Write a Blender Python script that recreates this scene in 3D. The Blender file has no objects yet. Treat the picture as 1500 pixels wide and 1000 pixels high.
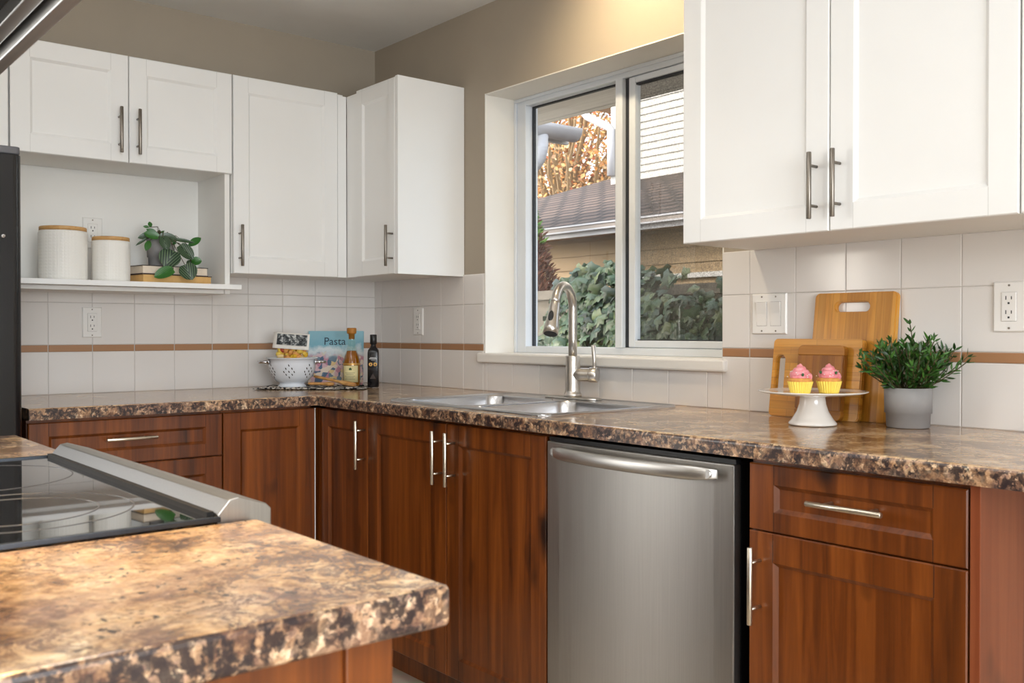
import bpy, bmesh, math, random
from mathutils import Vector, Matrix, noise as mnoise
random.seed(7)
SC = bpy.context.scene
COL = SC.collection
# ------------------------------------------------------------------ camera
cam_d = bpy.data.cameras.new('camera'); cam = bpy.data.objects.new('camera', cam_d); COL.objects.link(cam)
YAW, PIT = 2.4531, -0.0099
cam.location = (3.8015, -2.3189, 1.1432)
cam.rotation_euler = (math.pi/2 + PIT, 0, YAW - math.pi/2)
cam_d.sensor_width = 36.0; cam_d.lens = 36.0*1413.78/1500.0
cam_d.clip_start = 0.02; cam_d.clip_end = 200
cam_d.dof.use_dof = True; cam_d.dof.focus_distance = 3.4; cam_d.dof.aperture_fstop = 11.0
SC.camera = cam
# ------------------------------------------------------------------ view
SC.view_settings.view_transform = 'Standard'; SC.view_settings.look = 'None'
SC.view_settings.gamma = 1.0; SC.view_settings.use_curve_mapping = False
SC.view_settings.exposure = 0.02
SC.cycles.use_denoising = True
SC.cycles.max_bounces = 10; SC.cycles.diffuse_bounces = 5; SC.cycles.glossy_bounces = 5
SC.cycles.transparent_max_bounces = 16; SC.cycles.transmission_bounces = 8
SC.cycles.caustics_reflective = False; SC.cycles.caustics_refractive = False
SC.cycles.sample_clamp_indirect = 6.0
# ------------------------------------------------------------------ sky, sun, lamps
W = bpy.data.worlds.new('sky'); SC.world = W; W.use_nodes = True
nt = W.node_tree; bg = nt.nodes['Background']
sky = nt.nodes.new('ShaderNodeTexSky'); sky.sky_type = 'NISHITA'; sky.sun_disc = False
sky.sun_elevation = math.radians(38); sky.sun_rotation = math.radians(200); sky.air_density = 1.0; sky.dust_density = 4.0
mx = nt.nodes.new('ShaderNodeMixRGB'); mx.blend_type = 'MIX'; mx.inputs[0].default_value = 0.55
sc_ = nt.nodes.new('ShaderNodeMixRGB'); sc_.blend_type = 'MULTIPLY'; sc_.inputs[0].default_value = 1.0
sc_.inputs[2].default_value = (0.30, 0.30, 0.30, 1)
nt.links.new(sky.outputs[0], sc_.inputs[1]); nt.links.new(sc_.outputs[0], mx.inputs[1])
mx.inputs[2].default_value = (1.0, 1.0, 1.0, 1)
nt.links.new(mx.outputs[0], bg.inputs[0]); bg.inputs[1].default_value = 3.4

def lamp(name, kind, loc, energy, color=(1, 1, 1), rot=(0, 0, 0), **kw):
    d = bpy.data.lights.new(name, kind); o = bpy.data.objects.new(name, d); COL.objects.link(o)
    o.location = loc; o.rotation_euler = rot; d.energy = energy; d.color = color
    for k, v in kw.items(): setattr(d, k, v)
    return o
sun = lamp('sun', 'SUN', (0, -10, 20), 2.2, (1.0, .91, .78), angle=math.radians(1.0))
sun.rotation_euler = Vector((0.35, 0.8, -0.60)).to_track_quat('-Z', 'Y').to_euler()
# unseen fill lamps added under the ceiling, and the recessed lamp above the sink
lamp('ceiling_fill_light', 'AREA', (2.2, -1.75, 2.405), 9, (.98, .99, 1.0), shape='RECTANGLE', size=1.2, size_y=.5)
lamp('ceiling_fill_light', 'AREA', (4.9, -2.2, 2.405), 30, (.98, .99, 1.0), shape='RECTANGLE', size=1.6, size_y=1.6)
lamp('ceiling_fill_light', 'AREA', (3.2, -4.4, 2.405), 12, (.98, .99, 1.0), shape='RECTANGLE', size=1.8, size_y=1.2)
lamp('ceiling_fill_point', 'POINT', (4.4, -3.7, 2.05), 27, (1.0, .985, .97), shadow_soft_size=.2)  # unseen point lamp, added to lighten the ceiling as well
lamp('recessed_spot_light', 'SPOT', (1.68, -.46, 2.405), 50, (1.0, .80, .53), rot=(math.radians(52), 0, 0), spot_size=math.radians(120), spot_blend=1.0, shadow_soft_size=.06)
lamp('hood_lamp_light', 'SPOT', (2.56, -2.030, 1.572), 34, (1.0, .60, .18), rot=(0, math.radians(6), 0), spot_size=math.radians(130), spot_blend=.9, shadow_soft_size=.03)
# area lamps added in invented, unseen openings: left beyond the fridge, and right
lamp('left_fill_light', 'AREA', (-.02, -3.5, 1.10), 44, (.92, .965, 1.0), rot=(0, math.radians(-90), 0), shape='RECTANGLE', size=2.0, size_y=1.5)  # added so the dishwasher front has something bright to reflect
lamp('right_fill_light', 'AREA', (6.98, -2.6, 1.30), 135, (.88, .945, 1.0), rot=(0, math.radians(90), 0), shape='RECTANGLE', size=1.6, size_y=2.8)  # added as frontal fill for everything that faces the right wall

# ================================================================== materials
def srgb(r, g, b):
    f = lambda c: (c/255/12.92) if c/255 <= .04045 else ((c/255+.055)/1.055)**2.4
    return (f(r), f(g), f(b), 1.0)
class NM:
    def __init__(s, name):
        s.m = bpy.data.materials.new(name); s.m.use_nodes = True; s.t = s.m.node_tree
        s.b = s.t.nodes['Principled BSDF']; s.out = s.t.nodes['Material Output']
    def n(s, typ, **kw):
        x = s.t.nodes.new(typ)
        for k, v in kw.items(): setattr(x, k, v)
        return x
    def l(s, a, b): s.t.links.new(a, b)
    def coord(s, scale=(1, 1, 1), out='Object', rot=(0, 0, 0)):
        c = s.n('ShaderNodeTexCoord'); mp = s.n('ShaderNodeMapping')
        mp.inputs['Scale'].default_value = scale; mp.inputs['Rotation'].default_value = rot
        s.l(c.outputs[out], mp.inputs[0]); return mp.outputs[0]
    def noise(s, vec, scale, detail=4, rough=.55, dist=0):
        x = s.n('ShaderNodeTexNoise'); x.inputs['Scale'].default_value = scale; x.inputs['Detail'].default_value = detail
        x.inputs['Roughness'].default_value = rough; x.inputs['Distortion'].default_value = dist
        if vec is not None: s.l(vec, x.inputs['Vector'])
        return x
    def ramp(s, fac, stops, interp='LINEAR'):
        r = s.n('ShaderNodeValToRGB'); e = r.color_ramp; e.interpolation = interp
        while len(e.elements) < len(stops): e.elements.new(.5)
        for i, (p, c) in enumerate(stops): e.elements[i].position = p; e.elements[i].color = c
        s.l(fac, r.inputs[0]); return r.outputs[0]
    def mix(s, fac, a, b, mode='MIX'):
        x = s.n('ShaderNodeMixRGB', blend_type=mode)
        for i, v in enumerate((fac, a, b)):
            if hasattr(v, 'links'): s.l(v, x.inputs[i])
            elif i == 0: x.inputs[0].default_value = v
            else: x.inputs[i].default_value = v
        return x.outputs[0]
    def math(s, op, a, b=0.0, clamp=False):
        x = s.n('ShaderNodeMath', operation=op, use_clamp=clamp)
        for i, v in enumerate((a, b)):
            if hasattr(v, 'links'): s.l(v, x.inputs[i])
            else: x.inputs[i].default_value = v
        return x.outputs[0]
    def bump(s, h, strength=.2, dist=.002):
        x = s.n('ShaderNodeBump'); x.inputs['Strength'].default_value = strength; x.inputs['Distance'].default_value = dist
        s.l(h, x.inputs['Height']); s.l(x.outputs[0], s.b.inputs['Normal'])
    def set(s, **kw):
        for k, v in kw.items():
            i = s.b.inputs[k.replace('_', ' ')]
            if hasattr(v, 'links'): s.l(v, i)
            else: i.default_value = v
        return s
def plain(name, col, rough=.5, metal=0, var=.06, vs=6, coat=0, spec=None, bump=0):
    m = NM(name); v = m.coord()
    n = m.noise(v, vs, 3)
    d = tuple(c*(1-var) for c in col[:3])+(1,); u = tuple(min(1, c*(1+var)) for c in col[:3])+(1,)
    m.set(Base_Color=m.ramp(n.outputs[0], [(.3, d), (.7, u)]), Roughness=rough, Metallic=metal)
    if coat: m.set(Coat_Weight=coat, Coat_Roughness=.08)
    if spec is not None: m.b.inputs['Specular IOR Level'].default_value = spec
    if bump: m.bump(m.noise(v, vs*30, 2).outputs[0], bump, .001)
    return m.m

M = {}
M['wall'] = plain('wall_taupe_paint', srgb(166, 155, 139), .75, var=.02, bump=.08)
M['jamb'] = plain('jamb_cream_paint', srgb(234, 231, 224), .6, var=.02)
M['ceil'] = plain('ceiling_paint', srgb(232, 231, 229), .9, var=.02, bump=.15)
M['white'] = plain('white_cabinet_lacquer', srgb(238, 238, 236), .34, var=.015, vs=3)
M['white_seam'] = plain('white_cabinet_seam', srgb(208, 208, 205), .5, var=.02)
M['white_in'] = plain('white_melamine', srgb(234, 233, 229), .45, var=.02, vs=3)
M['under'] = plain('cabinet_underside', srgb(205, 198, 184), .6, var=.05)
M['vinyl'] = plain('window_vinyl', srgb(220, 226, 233), .35, var=.02)
M['gasket'] = plain('window_gasket', srgb(38, 40, 46), .6)
M['sill'] = plain('sill_white_paint', srgb(235, 232, 226), .35, var=.02)
M['plastic'] = plain('white_plastic', srgb(236, 234, 230), .3, var=.02)
M['black'] = plain('black_plastic', srgb(16, 16, 17), .35)
M['fridge'] = plain('fridge_black_enamel', srgb(20, 20, 22), .18, var=.2, vs=60, bump=.05)
M['dark_gap'] = plain('dark_recess', srgb(14, 11, 9), .8)
M['chrome'] = plain('chrome', srgb(225, 225, 228), .12, 1, var=.02)
M['ceramic'] = plain('white_glazed_ceramic', srgb(240, 236, 230), .12, var=.02, coat=.5)
M['enamel'] = plain('colander_enamel', srgb(228, 233, 240), .2, var=.02, coat=.3)
M['page'] = plain('book_pages', srgb(232, 216, 196), .8, var=.06, vs=40)
M['page_tan'] = plain('book_pages_tan', srgb(222, 176, 110), .8, var=.06, vs=40)
M['bookcover'] = plain('book_cover_dark', srgb(60, 44, 38), .6)
M['potgrey'] = plain('grey_concrete_pot', srgb(146, 144, 143), .75, var=.05, vs=30, bump=.1)
M['soil'] = plain('potting_soil', srgb(40, 30, 22), .95, var=.3, vs=60, bump=.5)
M['stem'] = plain('plant_stem', srgb(74, 66, 38), .6)
M['plate_gap_shade'] = plain('plate_gap_shade_grey', srgb(150, 146, 142), .6)  # grey that paints in the shaded gap around rockers and outlet inserts
M['grout'] = plain('tile_grout', srgb(190, 184, 178), .9, var=.04, vs=40)
M['paper'] = plain('white_paper_label', srgb(238, 234, 226), .6, var=.02)
M['cork'] = plain('cork_stopper', srgb(172, 114, 40), .6, var=.12, vs=80)
M['label'] = plain('cream_bottle_label', srgb(226, 214, 160), .6, var=.04)
M['gold'] = plain('gold_print', srgb(206, 158, 80), .4, .3)
M['inkblack'] = plain('black_ink', srgb(44, 62, 80), .6)
M['whiteink'] = plain('white_ink', srgb(225, 225, 225), .6)
M['greenink'] = plain('green_ink', srgb(40, 84, 36), .6)
M['steel_ring'] = plain('burner_print_grey', srgb(84, 84, 88), .4)
M['gutter'] = plain('white_aluminium_gutter', srgb(174, 176, 182), .4, var=.03)
M['gutter_face'] = plain('tan_grey_gutter_face', srgb(140, 132, 126), .6, var=.05)  # front of the gutter, darker and tanner than its lips
M['trimwhite'] = plain('outside_white_trim', srgb(178, 178, 176), .6)
M['concrete'] = plain('garden_wall_concrete', srgb(118, 112, 102), .9, var=.2, vs=8, bump=.3)
M['ground'] = plain('gravel_path', srgb(176, 168, 156), .95, var=.2, vs=3)
M['bark'] = plain('tree_bark', srgb(134, 112, 82), .9, var=.2, vs=30, bump=.4)

def mk_steel(name, col, rough, ax=(200, 200, 2), aniso=.0):
    m = NM(name); v = m.coord(ax); n = m.noise(v, 3, 3, .6)
    d = tuple(c*.88 for c in col[:3])+(1,)
    m.set(Base_Color=m.ramp(n.outputs[0], [(.3, d), (.7, col)]), Metallic=1.0,
          Roughness=m.math('ADD', m.math('MULTIPLY', n.outputs[0], .12), rough-.06))
    return m.m
M['steel'] = mk_steel('brushed_stainless', srgb(176, 173, 168), .36, (200, 200, 1.5))
M['steel_h'] = mk_steel('brushed_stainless_bar', srgb(204, 202, 198), .36, (1, 60, 60))
M['nickel'] = mk_steel('brushed_nickel_pull', srgb(138, 131, 122), .34, (150, 150, 150))
M['nickel_w'] = mk_steel('satin_nickel_pull', srgb(224, 214, 196), .30, (150, 150, 150))
M['faucet'] = mk_steel('brushed_nickel_faucet', srgb(214, 209, 202), .30, (150, 150, 4))
M['sink'] = mk_steel('sink_stainless', srgb(206, 206, 208), .24, (4, 120, 120))

def mk_wood(name, dark, mid, light, gs=(34, 34, 1.5), rough=.3, plank=None, coat=.35):
    m = NM(name); v = m.coord(gs)
    oi = m.n('ShaderNodeObjectInfo'); off = m.n('ShaderNodeVectorMath', operation='ADD')
    cm = m.n('ShaderNodeCombineXYZ'); r = m.math('MULTIPLY', oi.outputs['Random'], 40)
    m.l(r, cm.inputs[0]); m.l(r, cm.inputs[2]); m.l(v, off.inputs[0]); m.l(cm.outputs[0], off.inputs[1]); v = off.outputs[0]
    n1 = m.noise(v, 1.0, 6, .62, .6)
    n2 = m.noise(m.coord((gs[0]*.28, gs[1]*.28, gs[2]*.12)), 1.0, 2, .5)
    f = m.math('ADD', m.math('MULTIPLY', n1.outputs[0], .6), m.math('MULTIPLY', n2.outputs[0], .4))
    col = m.ramp(f, [(.32, dark), (.5, mid), (.68, light)])
    if plank:
        br = m.n('ShaderNodeTexBrick'); br.offset = .37; br.inputs['Scale'].default_value = 1; br.inputs['Brick Width'].default_value = .21; br.inputs['Row Height'].default_value = .021
        br.inputs['Mortar Size'].default_value = .0006; br.inputs['Color1'].default_value = (.78, .74, .68, 1); br.inputs['Color2'].default_value = (1.18, 1.18, 1.18, 1); br.inputs['Mortar'].default_value = (.62, .55, .45, 1)
        m.l(m.coord((1, 1, 1), rot=(math.radians(-90), 0, 0) if plank == 'h' else (math.radians(90), 0, math.radians(90))), br.inputs['Vector'])
        col = m.mix(.85, col, br.outputs[0], 'MULTIPLY')
    kn = m.noise(m.coord((gs[0]*.22, gs[1]*.22, gs[2]*3)), 1.0, 2, .4)
    col = m.mix(m.ramp(kn.outputs[0], [(.66, (0, 0, 0, 1)), (.76, (1, 1, 1, 1))]), col, tuple(c*.55 for c in dark[:3])+(1,))
    m.set(Base_Color=col, Roughness=rough, Coat_Weight=coat, Coat_Roughness=.12)
    m.bump(n1.outputs[0], .06, .001)
    return m.m
M['cherry'] = mk_wood('cherry_wood', srgb(54, 23, 4), srgb(106, 52, 13), srgb(144, 78, 26), coat=.2)
M['cherry_h'] = mk_wood('cherry_wood_panel', srgb(92, 42, 20), srgb(126, 64, 36), srgb(146, 82, 50), (30, 30, 1.0), .28)
M['bamboo_v'] = mk_wood('bamboo_vertical', srgb(160, 102, 26), srgb(200, 138, 44), srgb(218, 162, 70), (45, 45, 2.2), .42, plank='v', coat=.1)
M['bamboo_h'] = mk_wood('bamboo_horizontal', srgb(164, 104, 26), srgb(204, 142, 46), srgb(220, 164, 72), (2.2, 45, 45), .42, plank='h', coat=.1)
M['bamboo_d'] = mk_wood('bamboo_brown', srgb(118, 68, 14), srgb(152, 94, 26), srgb(174, 116, 42), (45, 45, 2.2), .45, plank='v', coat=0)
M['bamboo_dh'] = mk_wood('bamboo_brown_end_grain', srgb(130, 76, 18), srgb(166, 106, 32), srgb(186, 128, 50), (2.2, 45, 45), .45, coat=0)
M['spoonwood'] = mk_wood('olive_wood', srgb(170, 112, 56), srgb(206, 152, 88), srgb(226, 178, 112), (40, 4, 40), .5, coat=0)
M['lidwood'] = mk_wood('bamboo_lid', srgb(176, 128, 72), srgb(204, 158, 98), srgb(216, 172, 114), (4, 40, 40), .5, coat=0)

def mk_granite(name, edge=False):
    m = NM(name); v = m.coord()
    w = m.noise(v, 20, 4, .6); vv = m.mix(.022, v, w.outputs['Color'], 'ADD')
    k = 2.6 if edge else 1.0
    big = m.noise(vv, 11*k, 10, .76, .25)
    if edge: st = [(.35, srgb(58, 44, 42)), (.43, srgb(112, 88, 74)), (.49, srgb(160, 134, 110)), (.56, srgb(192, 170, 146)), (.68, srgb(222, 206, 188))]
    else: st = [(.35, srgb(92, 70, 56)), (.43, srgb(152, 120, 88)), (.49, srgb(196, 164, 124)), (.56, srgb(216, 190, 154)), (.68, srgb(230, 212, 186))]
    col = m.ramp(big.outputs[0], st)
    gp = m.noise(vv, 6.0, 4, .6)
    col = m.mix(m.ramp(gp.outputs[0], [(.50, (0, 0, 0, 1)), (.66, (.5, .5, .5, 1))]), col, srgb(166, 142, 134))
    veins = m.noise(vv, 19*k, 9, .74, .8)
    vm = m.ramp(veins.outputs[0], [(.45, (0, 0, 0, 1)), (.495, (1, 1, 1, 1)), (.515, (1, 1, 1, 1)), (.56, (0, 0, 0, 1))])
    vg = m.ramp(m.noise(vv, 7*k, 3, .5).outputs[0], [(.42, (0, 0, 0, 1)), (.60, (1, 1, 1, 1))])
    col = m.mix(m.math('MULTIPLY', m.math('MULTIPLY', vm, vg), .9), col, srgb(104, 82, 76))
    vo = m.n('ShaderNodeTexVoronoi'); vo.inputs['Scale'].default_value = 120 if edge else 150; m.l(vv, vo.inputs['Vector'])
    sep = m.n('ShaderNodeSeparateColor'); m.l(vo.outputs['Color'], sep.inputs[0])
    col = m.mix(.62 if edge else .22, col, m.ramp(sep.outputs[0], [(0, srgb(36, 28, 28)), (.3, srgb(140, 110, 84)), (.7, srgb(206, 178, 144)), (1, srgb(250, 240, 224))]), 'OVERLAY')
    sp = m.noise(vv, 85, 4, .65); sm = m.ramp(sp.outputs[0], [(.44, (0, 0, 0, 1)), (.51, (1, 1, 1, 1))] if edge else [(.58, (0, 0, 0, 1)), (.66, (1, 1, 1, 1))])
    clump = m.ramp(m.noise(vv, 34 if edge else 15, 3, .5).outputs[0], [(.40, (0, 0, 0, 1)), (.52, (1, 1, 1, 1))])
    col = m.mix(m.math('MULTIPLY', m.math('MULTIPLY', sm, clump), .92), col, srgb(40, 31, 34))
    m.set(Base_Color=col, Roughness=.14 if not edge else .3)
    return m.m
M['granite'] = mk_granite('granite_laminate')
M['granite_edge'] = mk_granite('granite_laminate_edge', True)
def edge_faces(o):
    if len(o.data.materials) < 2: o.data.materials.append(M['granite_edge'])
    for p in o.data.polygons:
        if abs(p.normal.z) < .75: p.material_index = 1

def mk_tile(name, col, rough=.13):
    m = NM(name); g = m.n('ShaderNodeNewGeometry')
    c = m.ramp(g.outputs['Random Per Island'], [(0, tuple(x*.97 for x in col[:3])+(1,)), (1, col)])
    m.set(Base_Color=c, Roughness=rough)
    m.bump(m.noise(m.coord(), 9, 2).outputs[0], .12, .004)
    return m.m
M['tile'] = mk_tile('glazed_white_tile', srgb(229, 225, 221))
M['tile_brown'] = mk_tile('brown_border_tile', srgb(168, 124, 88), .3)

def mk_leaf(name, cols, rough=.45, trans=.0):
    m = NM(name); g = m.n('ShaderNodeNewGeometry')
    n = len(cols)
    c = m.ramp(g.outputs['Random Per Island'], [(i/(n-1), k) for i, k in enumerate(cols)])
    nn = m.noise(m.coord(), 60, 2); c = m.mix(.25, c, nn.outputs['Color'], 'OVERLAY')
    m.set(Base_Color=c, Roughness=rough)
    return m.m
M['ivy'] = mk_leaf('ivy_leaf', [srgb(22, 38, 24), srgb(44, 68, 42), srgb(66, 90, 60), srgb(36, 60, 50), srgb(100, 112, 74), srgb(52, 78, 60)], .4)
M['autumn'] = mk_leaf('autumn_leaf', [srgb(176, 112, 52), srgb(196, 146, 84), srgb(206, 172, 116), srgb(170, 88, 52), srgb(214, 190, 146), srgb(140, 108, 60)], .7)
M['conifer'] = mk_leaf('conifer_brown', [srgb(96, 56, 40), srgb(122, 76, 54), srgb(84, 58, 44)], .8)
M['conifer_green'] = mk_leaf('conifer_green', [srgb(84, 120, 46), srgb(110, 150, 62)], .7)
M['boxleaf'] = mk_leaf('lance_leaf', [srgb(24, 50, 16), srgb(46, 86, 28), srgb(70, 116, 44), srgb(34, 70, 22)], .4)

def mk_pepleaf(name, a, b):
    m = NM(name); c = m.n('ShaderNodeUVMap'); c.uv_map = 'UVMap'
    sp = m.n('ShaderNodeSeparateXYZ'); m.l(c.outputs[0], sp.inputs[0])
    x = m.math('ABSOLUTE', m.math('SUBTRACT', sp.outputs[0], .5))
    w = m.math('SINE', m.math('MULTIPLY', m.math('ADD', x, m.math('MULTIPLY', sp.outputs[1], .35)), 52))
    col = m.mix(m.ramp(w, [(.55, (0, 0, 0, 1)), (.95, (1, 1, 1, 1))]), a, b)
    m.set(Base_Color=col, Roughness=.32); return m.m
M['pep_dark'] = mk_pepleaf('striped_leaf_dark', srgb(24, 50, 30), srgb(104, 132, 92))
M['pep_green'] = mk_pepleaf('striped_leaf_green', srgb(36, 92, 30), srgb(70, 128, 48))

def mk_floor():
    m = NM('floor_stone_tile'); v = m.coord((1, 1, 1))
    b = m.n('ShaderNodeTexBrick'); b.offset = 0; b.inputs['Scale'].default_value = 1; b.inputs['Brick Width'].default_value = .33; b.inputs['Row Height'].default_value = .33
    b.inputs['Mortar Size'].default_value = .004; b.inputs['Color1'].default_value = srgb(196, 184, 166); b.inputs['Color2'].default_value = srgb(186, 172, 152); b.inputs['Mortar'].default_value = srgb(140, 130, 118)
    m.l(v, b.inputs['Vector']); n = m.noise(v, 12, 5)
    m.set(Base_Color=m.mix(.25, b.outputs[0], n.outputs['Color'], 'OVERLAY'), Roughness=.35); return m.m
M['floor'] = mk_floor()
def mk_shingle():
    m = NM('roof_shingles'); v = m.coord((1, 1, 1))
    b = m.n('ShaderNodeTexBrick'); b.inputs['Scale'].default_value = 1; b.inputs['Brick Width'].default_value = .30; b.inputs['Row Height'].default_value = .15
    b.inputs['Mortar Size'].default_value = .03; b.inputs['Color1'].default_value = srgb(96, 80, 72); b.inputs['Color2'].default_value = srgb(76, 64, 59); b.inputs['Mortar'].default_value = srgb(34, 29, 28)
    m.l(v, b.inputs['Vector']); n = m.noise(v, 40, 4)
    m.set(Base_Color=m.mix(.12, b.outputs[0], n.outputs['Color'], 'OVERLAY'), Roughness=.95); return m.m
M['shingle'] = mk_shingle()
M['siding'] = plain('white_lap_siding', srgb(200, 199, 194), .7, var=.02)
M['tansiding'] = plain('tan_lap_siding', srgb(142, 122, 94), .8, var=.06, vs=3)
M['soffit'] = mk_wood('weathered_soffit_board', srgb(178, 174, 168), srgb(200, 196, 190), srgb(212, 208, 202), (2, 40, 40), .8, coat=0)
M['brownsoffit'] = plain('brown_eave_board', srgb(134, 102, 72), .8)

def mk_glass(name, tint=(1, 1, 1, 1), refl=1.0):
    m = NM(name); t = m.t; t.nodes.remove(m.b)
    tr = m.n('ShaderNodeBsdfTransparent'); tr.inputs[0].default_value = tint
    gl = m.n('ShaderNodeBsdfGlossy'); gl.inputs['Roughness'].default_value = .0
    fr = m.n('ShaderNodeFresnel'); fr.inputs['IOR'].default_value = 1.5
    ge = m.n('ShaderNodeNewGeometry'); front = m.math('SUBTRACT', 1.0, ge.outputs['Backfacing'])
    f = m.math('MULTIPLY', m.math('MULTIPLY', fr.outputs[0], refl, True), front)
    ms = m.n('ShaderNodeMixShader'); m.l(f, ms.inputs[0]); m.l(tr.outputs[0], ms.inputs[1]); m.l(gl.outputs[0], ms.inputs[2])
    m.l(ms.outputs[0], m.out.inputs[0]); return m.m
M['glass'] = mk_glass('window_glass', (.97, .98, .98, 1), 1.3)
M['bag_film'] = mk_glass('clear_bag_film', (.96, .95, .93, 1), 1.0)
M['bottle_glass'] = mk_glass('clear_bottle_glass', (.93, .95, .90, 1), .9)
def mk_screen():
    m = NM('insect_screen_mesh'); t = m.t
    tr = m.n('ShaderNodeBsdfTransparent'); ms = m.n('ShaderNodeMixShader')
    m.set(Base_Color=srgb(96, 92, 86), Roughness=.7)
    n = m.noise(m.coord(), 260, 2, .6)
    m.l(m.ramp(n.outputs[0], [(.35, (.22, .22, .22, 1)), (.65, (.44, .44, .44, 1))]), ms.inputs[0])
    m.l(tr.outputs[0], ms.inputs[1]); m.l(m.b.outputs[0], ms.inputs[2]); m.l(ms.outputs[0], m.out.inputs[0]); return m.m
M['screen'] = mk_screen()
m = NM('amber_oil'); m.set(Base_Color=srgb(150, 86, 8), Roughness=.15, Coat_Weight=.2); M['oil'] = m.m
m = NM('black_cooktop_glass'); m.set(Base_Color=srgb(14, 14, 16), Roughness=.03, Coat_Weight=1.0, Coat_Roughness=.02); m.b.inputs['Specular IOR Level'].default_value = 1.0; m.b.inputs['Coat IOR'].default_value = 2.1; M['cooktop'] = m.m
m = NM('dark_bottle_glass'); m.set(Base_Color=srgb(10, 10, 14), Roughness=.22); M['darkbottle'] = m.m
m = NM('hood_lamp_lens'); m.set(Base_Color=(1, .9, .7, 1), Emission_Color=(1, .8, .55, 1), Emission_Strength=6.0); M['lens'] = m.m

def mk_canister():
    m = NM('embossed_white_stoneware'); v = m.coord((1, 1, 1))
    vo = m.n('ShaderNodeTexVoronoi', feature='DISTANCE_TO_EDGE'); vo.inputs['Scale'].default_value = 90; vo.inputs['Randomness'].default_value = 0.0; m.l(v, vo.inputs['Vector'])
    m.set(Base_Color=srgb(238, 235, 228), Roughness=.4); m.bump(m.ramp(vo.outputs[0], [(.0, (0, 0, 0, 1)), (.25, (1, 1, 1, 1))]), .35, .002); return m.m
M['canister'] = mk_canister()
def mk_cloth():
    m = NM('black_white_woven_cloth'); v = m.coord()
    vo = m.n('ShaderNodeTexVoronoi'); vo.inputs['Scale'].default_value = 95; m.l(v, vo.inputs['Vector'])
    sp = m.n('ShaderNodeSeparateColor'); m.l(vo.outputs['Color'], sp.inputs[0])
    m.set(Base_Color=m.ramp(sp.outputs[0], [(0, srgb(24, 22, 24)), (.5, srgb(24, 22, 24)), (.55, srgb(210, 202, 190)), (1, srgb(210, 202, 190))], 'CONSTANT'), Roughness=.9); return m.m
M['cloth'] = mk_cloth()
def mk_photo():
    m = NM('bag_label_print'); n = m.noise(m.coord(), 70, 5, .7)
    m.set(Base_Color=m.ramp(n.outputs[0], [(.42, srgb(20, 24, 28)), (.52, srgb(90, 96, 98)), (.62, srgb(206, 208, 206))]), Roughness=.5); return m.m
M['photo'] = mk_photo()
def mk_cover():
    m = NM('cookbook_cover_print'); c = m.n('ShaderNodeTexCoord'); sp = m.n('ShaderNodeSeparateXYZ'); m.l(c.outputs['Object'], sp.inputs[0])
    n = m.noise(c.outputs['Object'], 18, 4); h = m.math('ADD', sp.outputs[2], m.math('MULTIPLY', m.math('SUBTRACT', n.outputs[0], .5), .09))
    h = m.math('MULTIPLY', h, 4.2)
    skyc = m.ramp(h, [(.0, srgb(176, 160, 176)), (.50, srgb(192, 206, 216)), (.62, srgb(222, 232, 236)), (.72, srgb(126, 182, 200)), (.9, srgb(140, 190, 206))])
    vo = m.n('ShaderNodeTexVoronoi'); vo.inputs['Scale'].default_value = 58; m.l(m.mix(.03, c.outputs['Object'], n.outputs['Color'], 'ADD'), vo.inputs['Vector'])
    s2 = m.n('ShaderNodeSeparateColor'); m.l(vo.outputs['Color'], s2.inputs[0])
    blob = m.ramp(s2.outputs[0], [(0, srgb(226, 190, 196)), (.2, srgb(96, 116, 142)), (.4, srgb(238, 222, 204)), (.6, srgb(206, 146, 164)), (.78, srgb(120, 142, 160)), (.9, srgb(232, 206, 150))], 'CONSTANT')
    col = m.mix(m.ramp(h, [(.50, (1, 1, 1, 1)), (.58, (0, 0, 0, 1))]), skyc, blob)
    m.set(Base_Color=col, Roughness=.35); return m.m
M['cover'] = mk_cover()
def mk_frost():
    m = NM('pink_frosting'); n = m.noise(m.coord(), 120, 2)
    m.set(Base_Color=m.ramp(n.outputs[0], [(.3, srgb(226, 128, 138)), (.7, srgb(240, 164, 168))]), Roughness=.45, Subsurface_Weight=.1, Subsurface_Radius=(.01, .004, .003)); return m.m
M['frost'] = mk_frost()
M['liner'] = plain('yellow_paper_liner', srgb(242, 216, 98), .55, var=.06, vs=60)
M['cake'] = plain('cupcake_sponge', srgb(214, 150, 78), .8, var=.12, vs=120)
M['sprinkle_w'] = plain('white_sprinkle', srgb(240, 238, 232), .5)
M['sprinkle_g'] = plain('green_sprinkle', srgb(40, 92, 46), .5)
def mk_pasta():
    m = NM('coloured_pasta'); g = m.n('ShaderNodeNewGeometry')
    m.set(Base_Color=m.ramp(g.outputs['Random Per Island'], [(0, srgb(226, 180, 50)), (.4, srgb(232, 200, 90)), (.66, srgb(222, 160, 90)), (.78, srgb(230, 204, 150)), (.92, srgb(170, 70, 50))], 'CONSTANT'), Roughness=.6); return m.m
M['pasta'] = mk_pasta()

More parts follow.
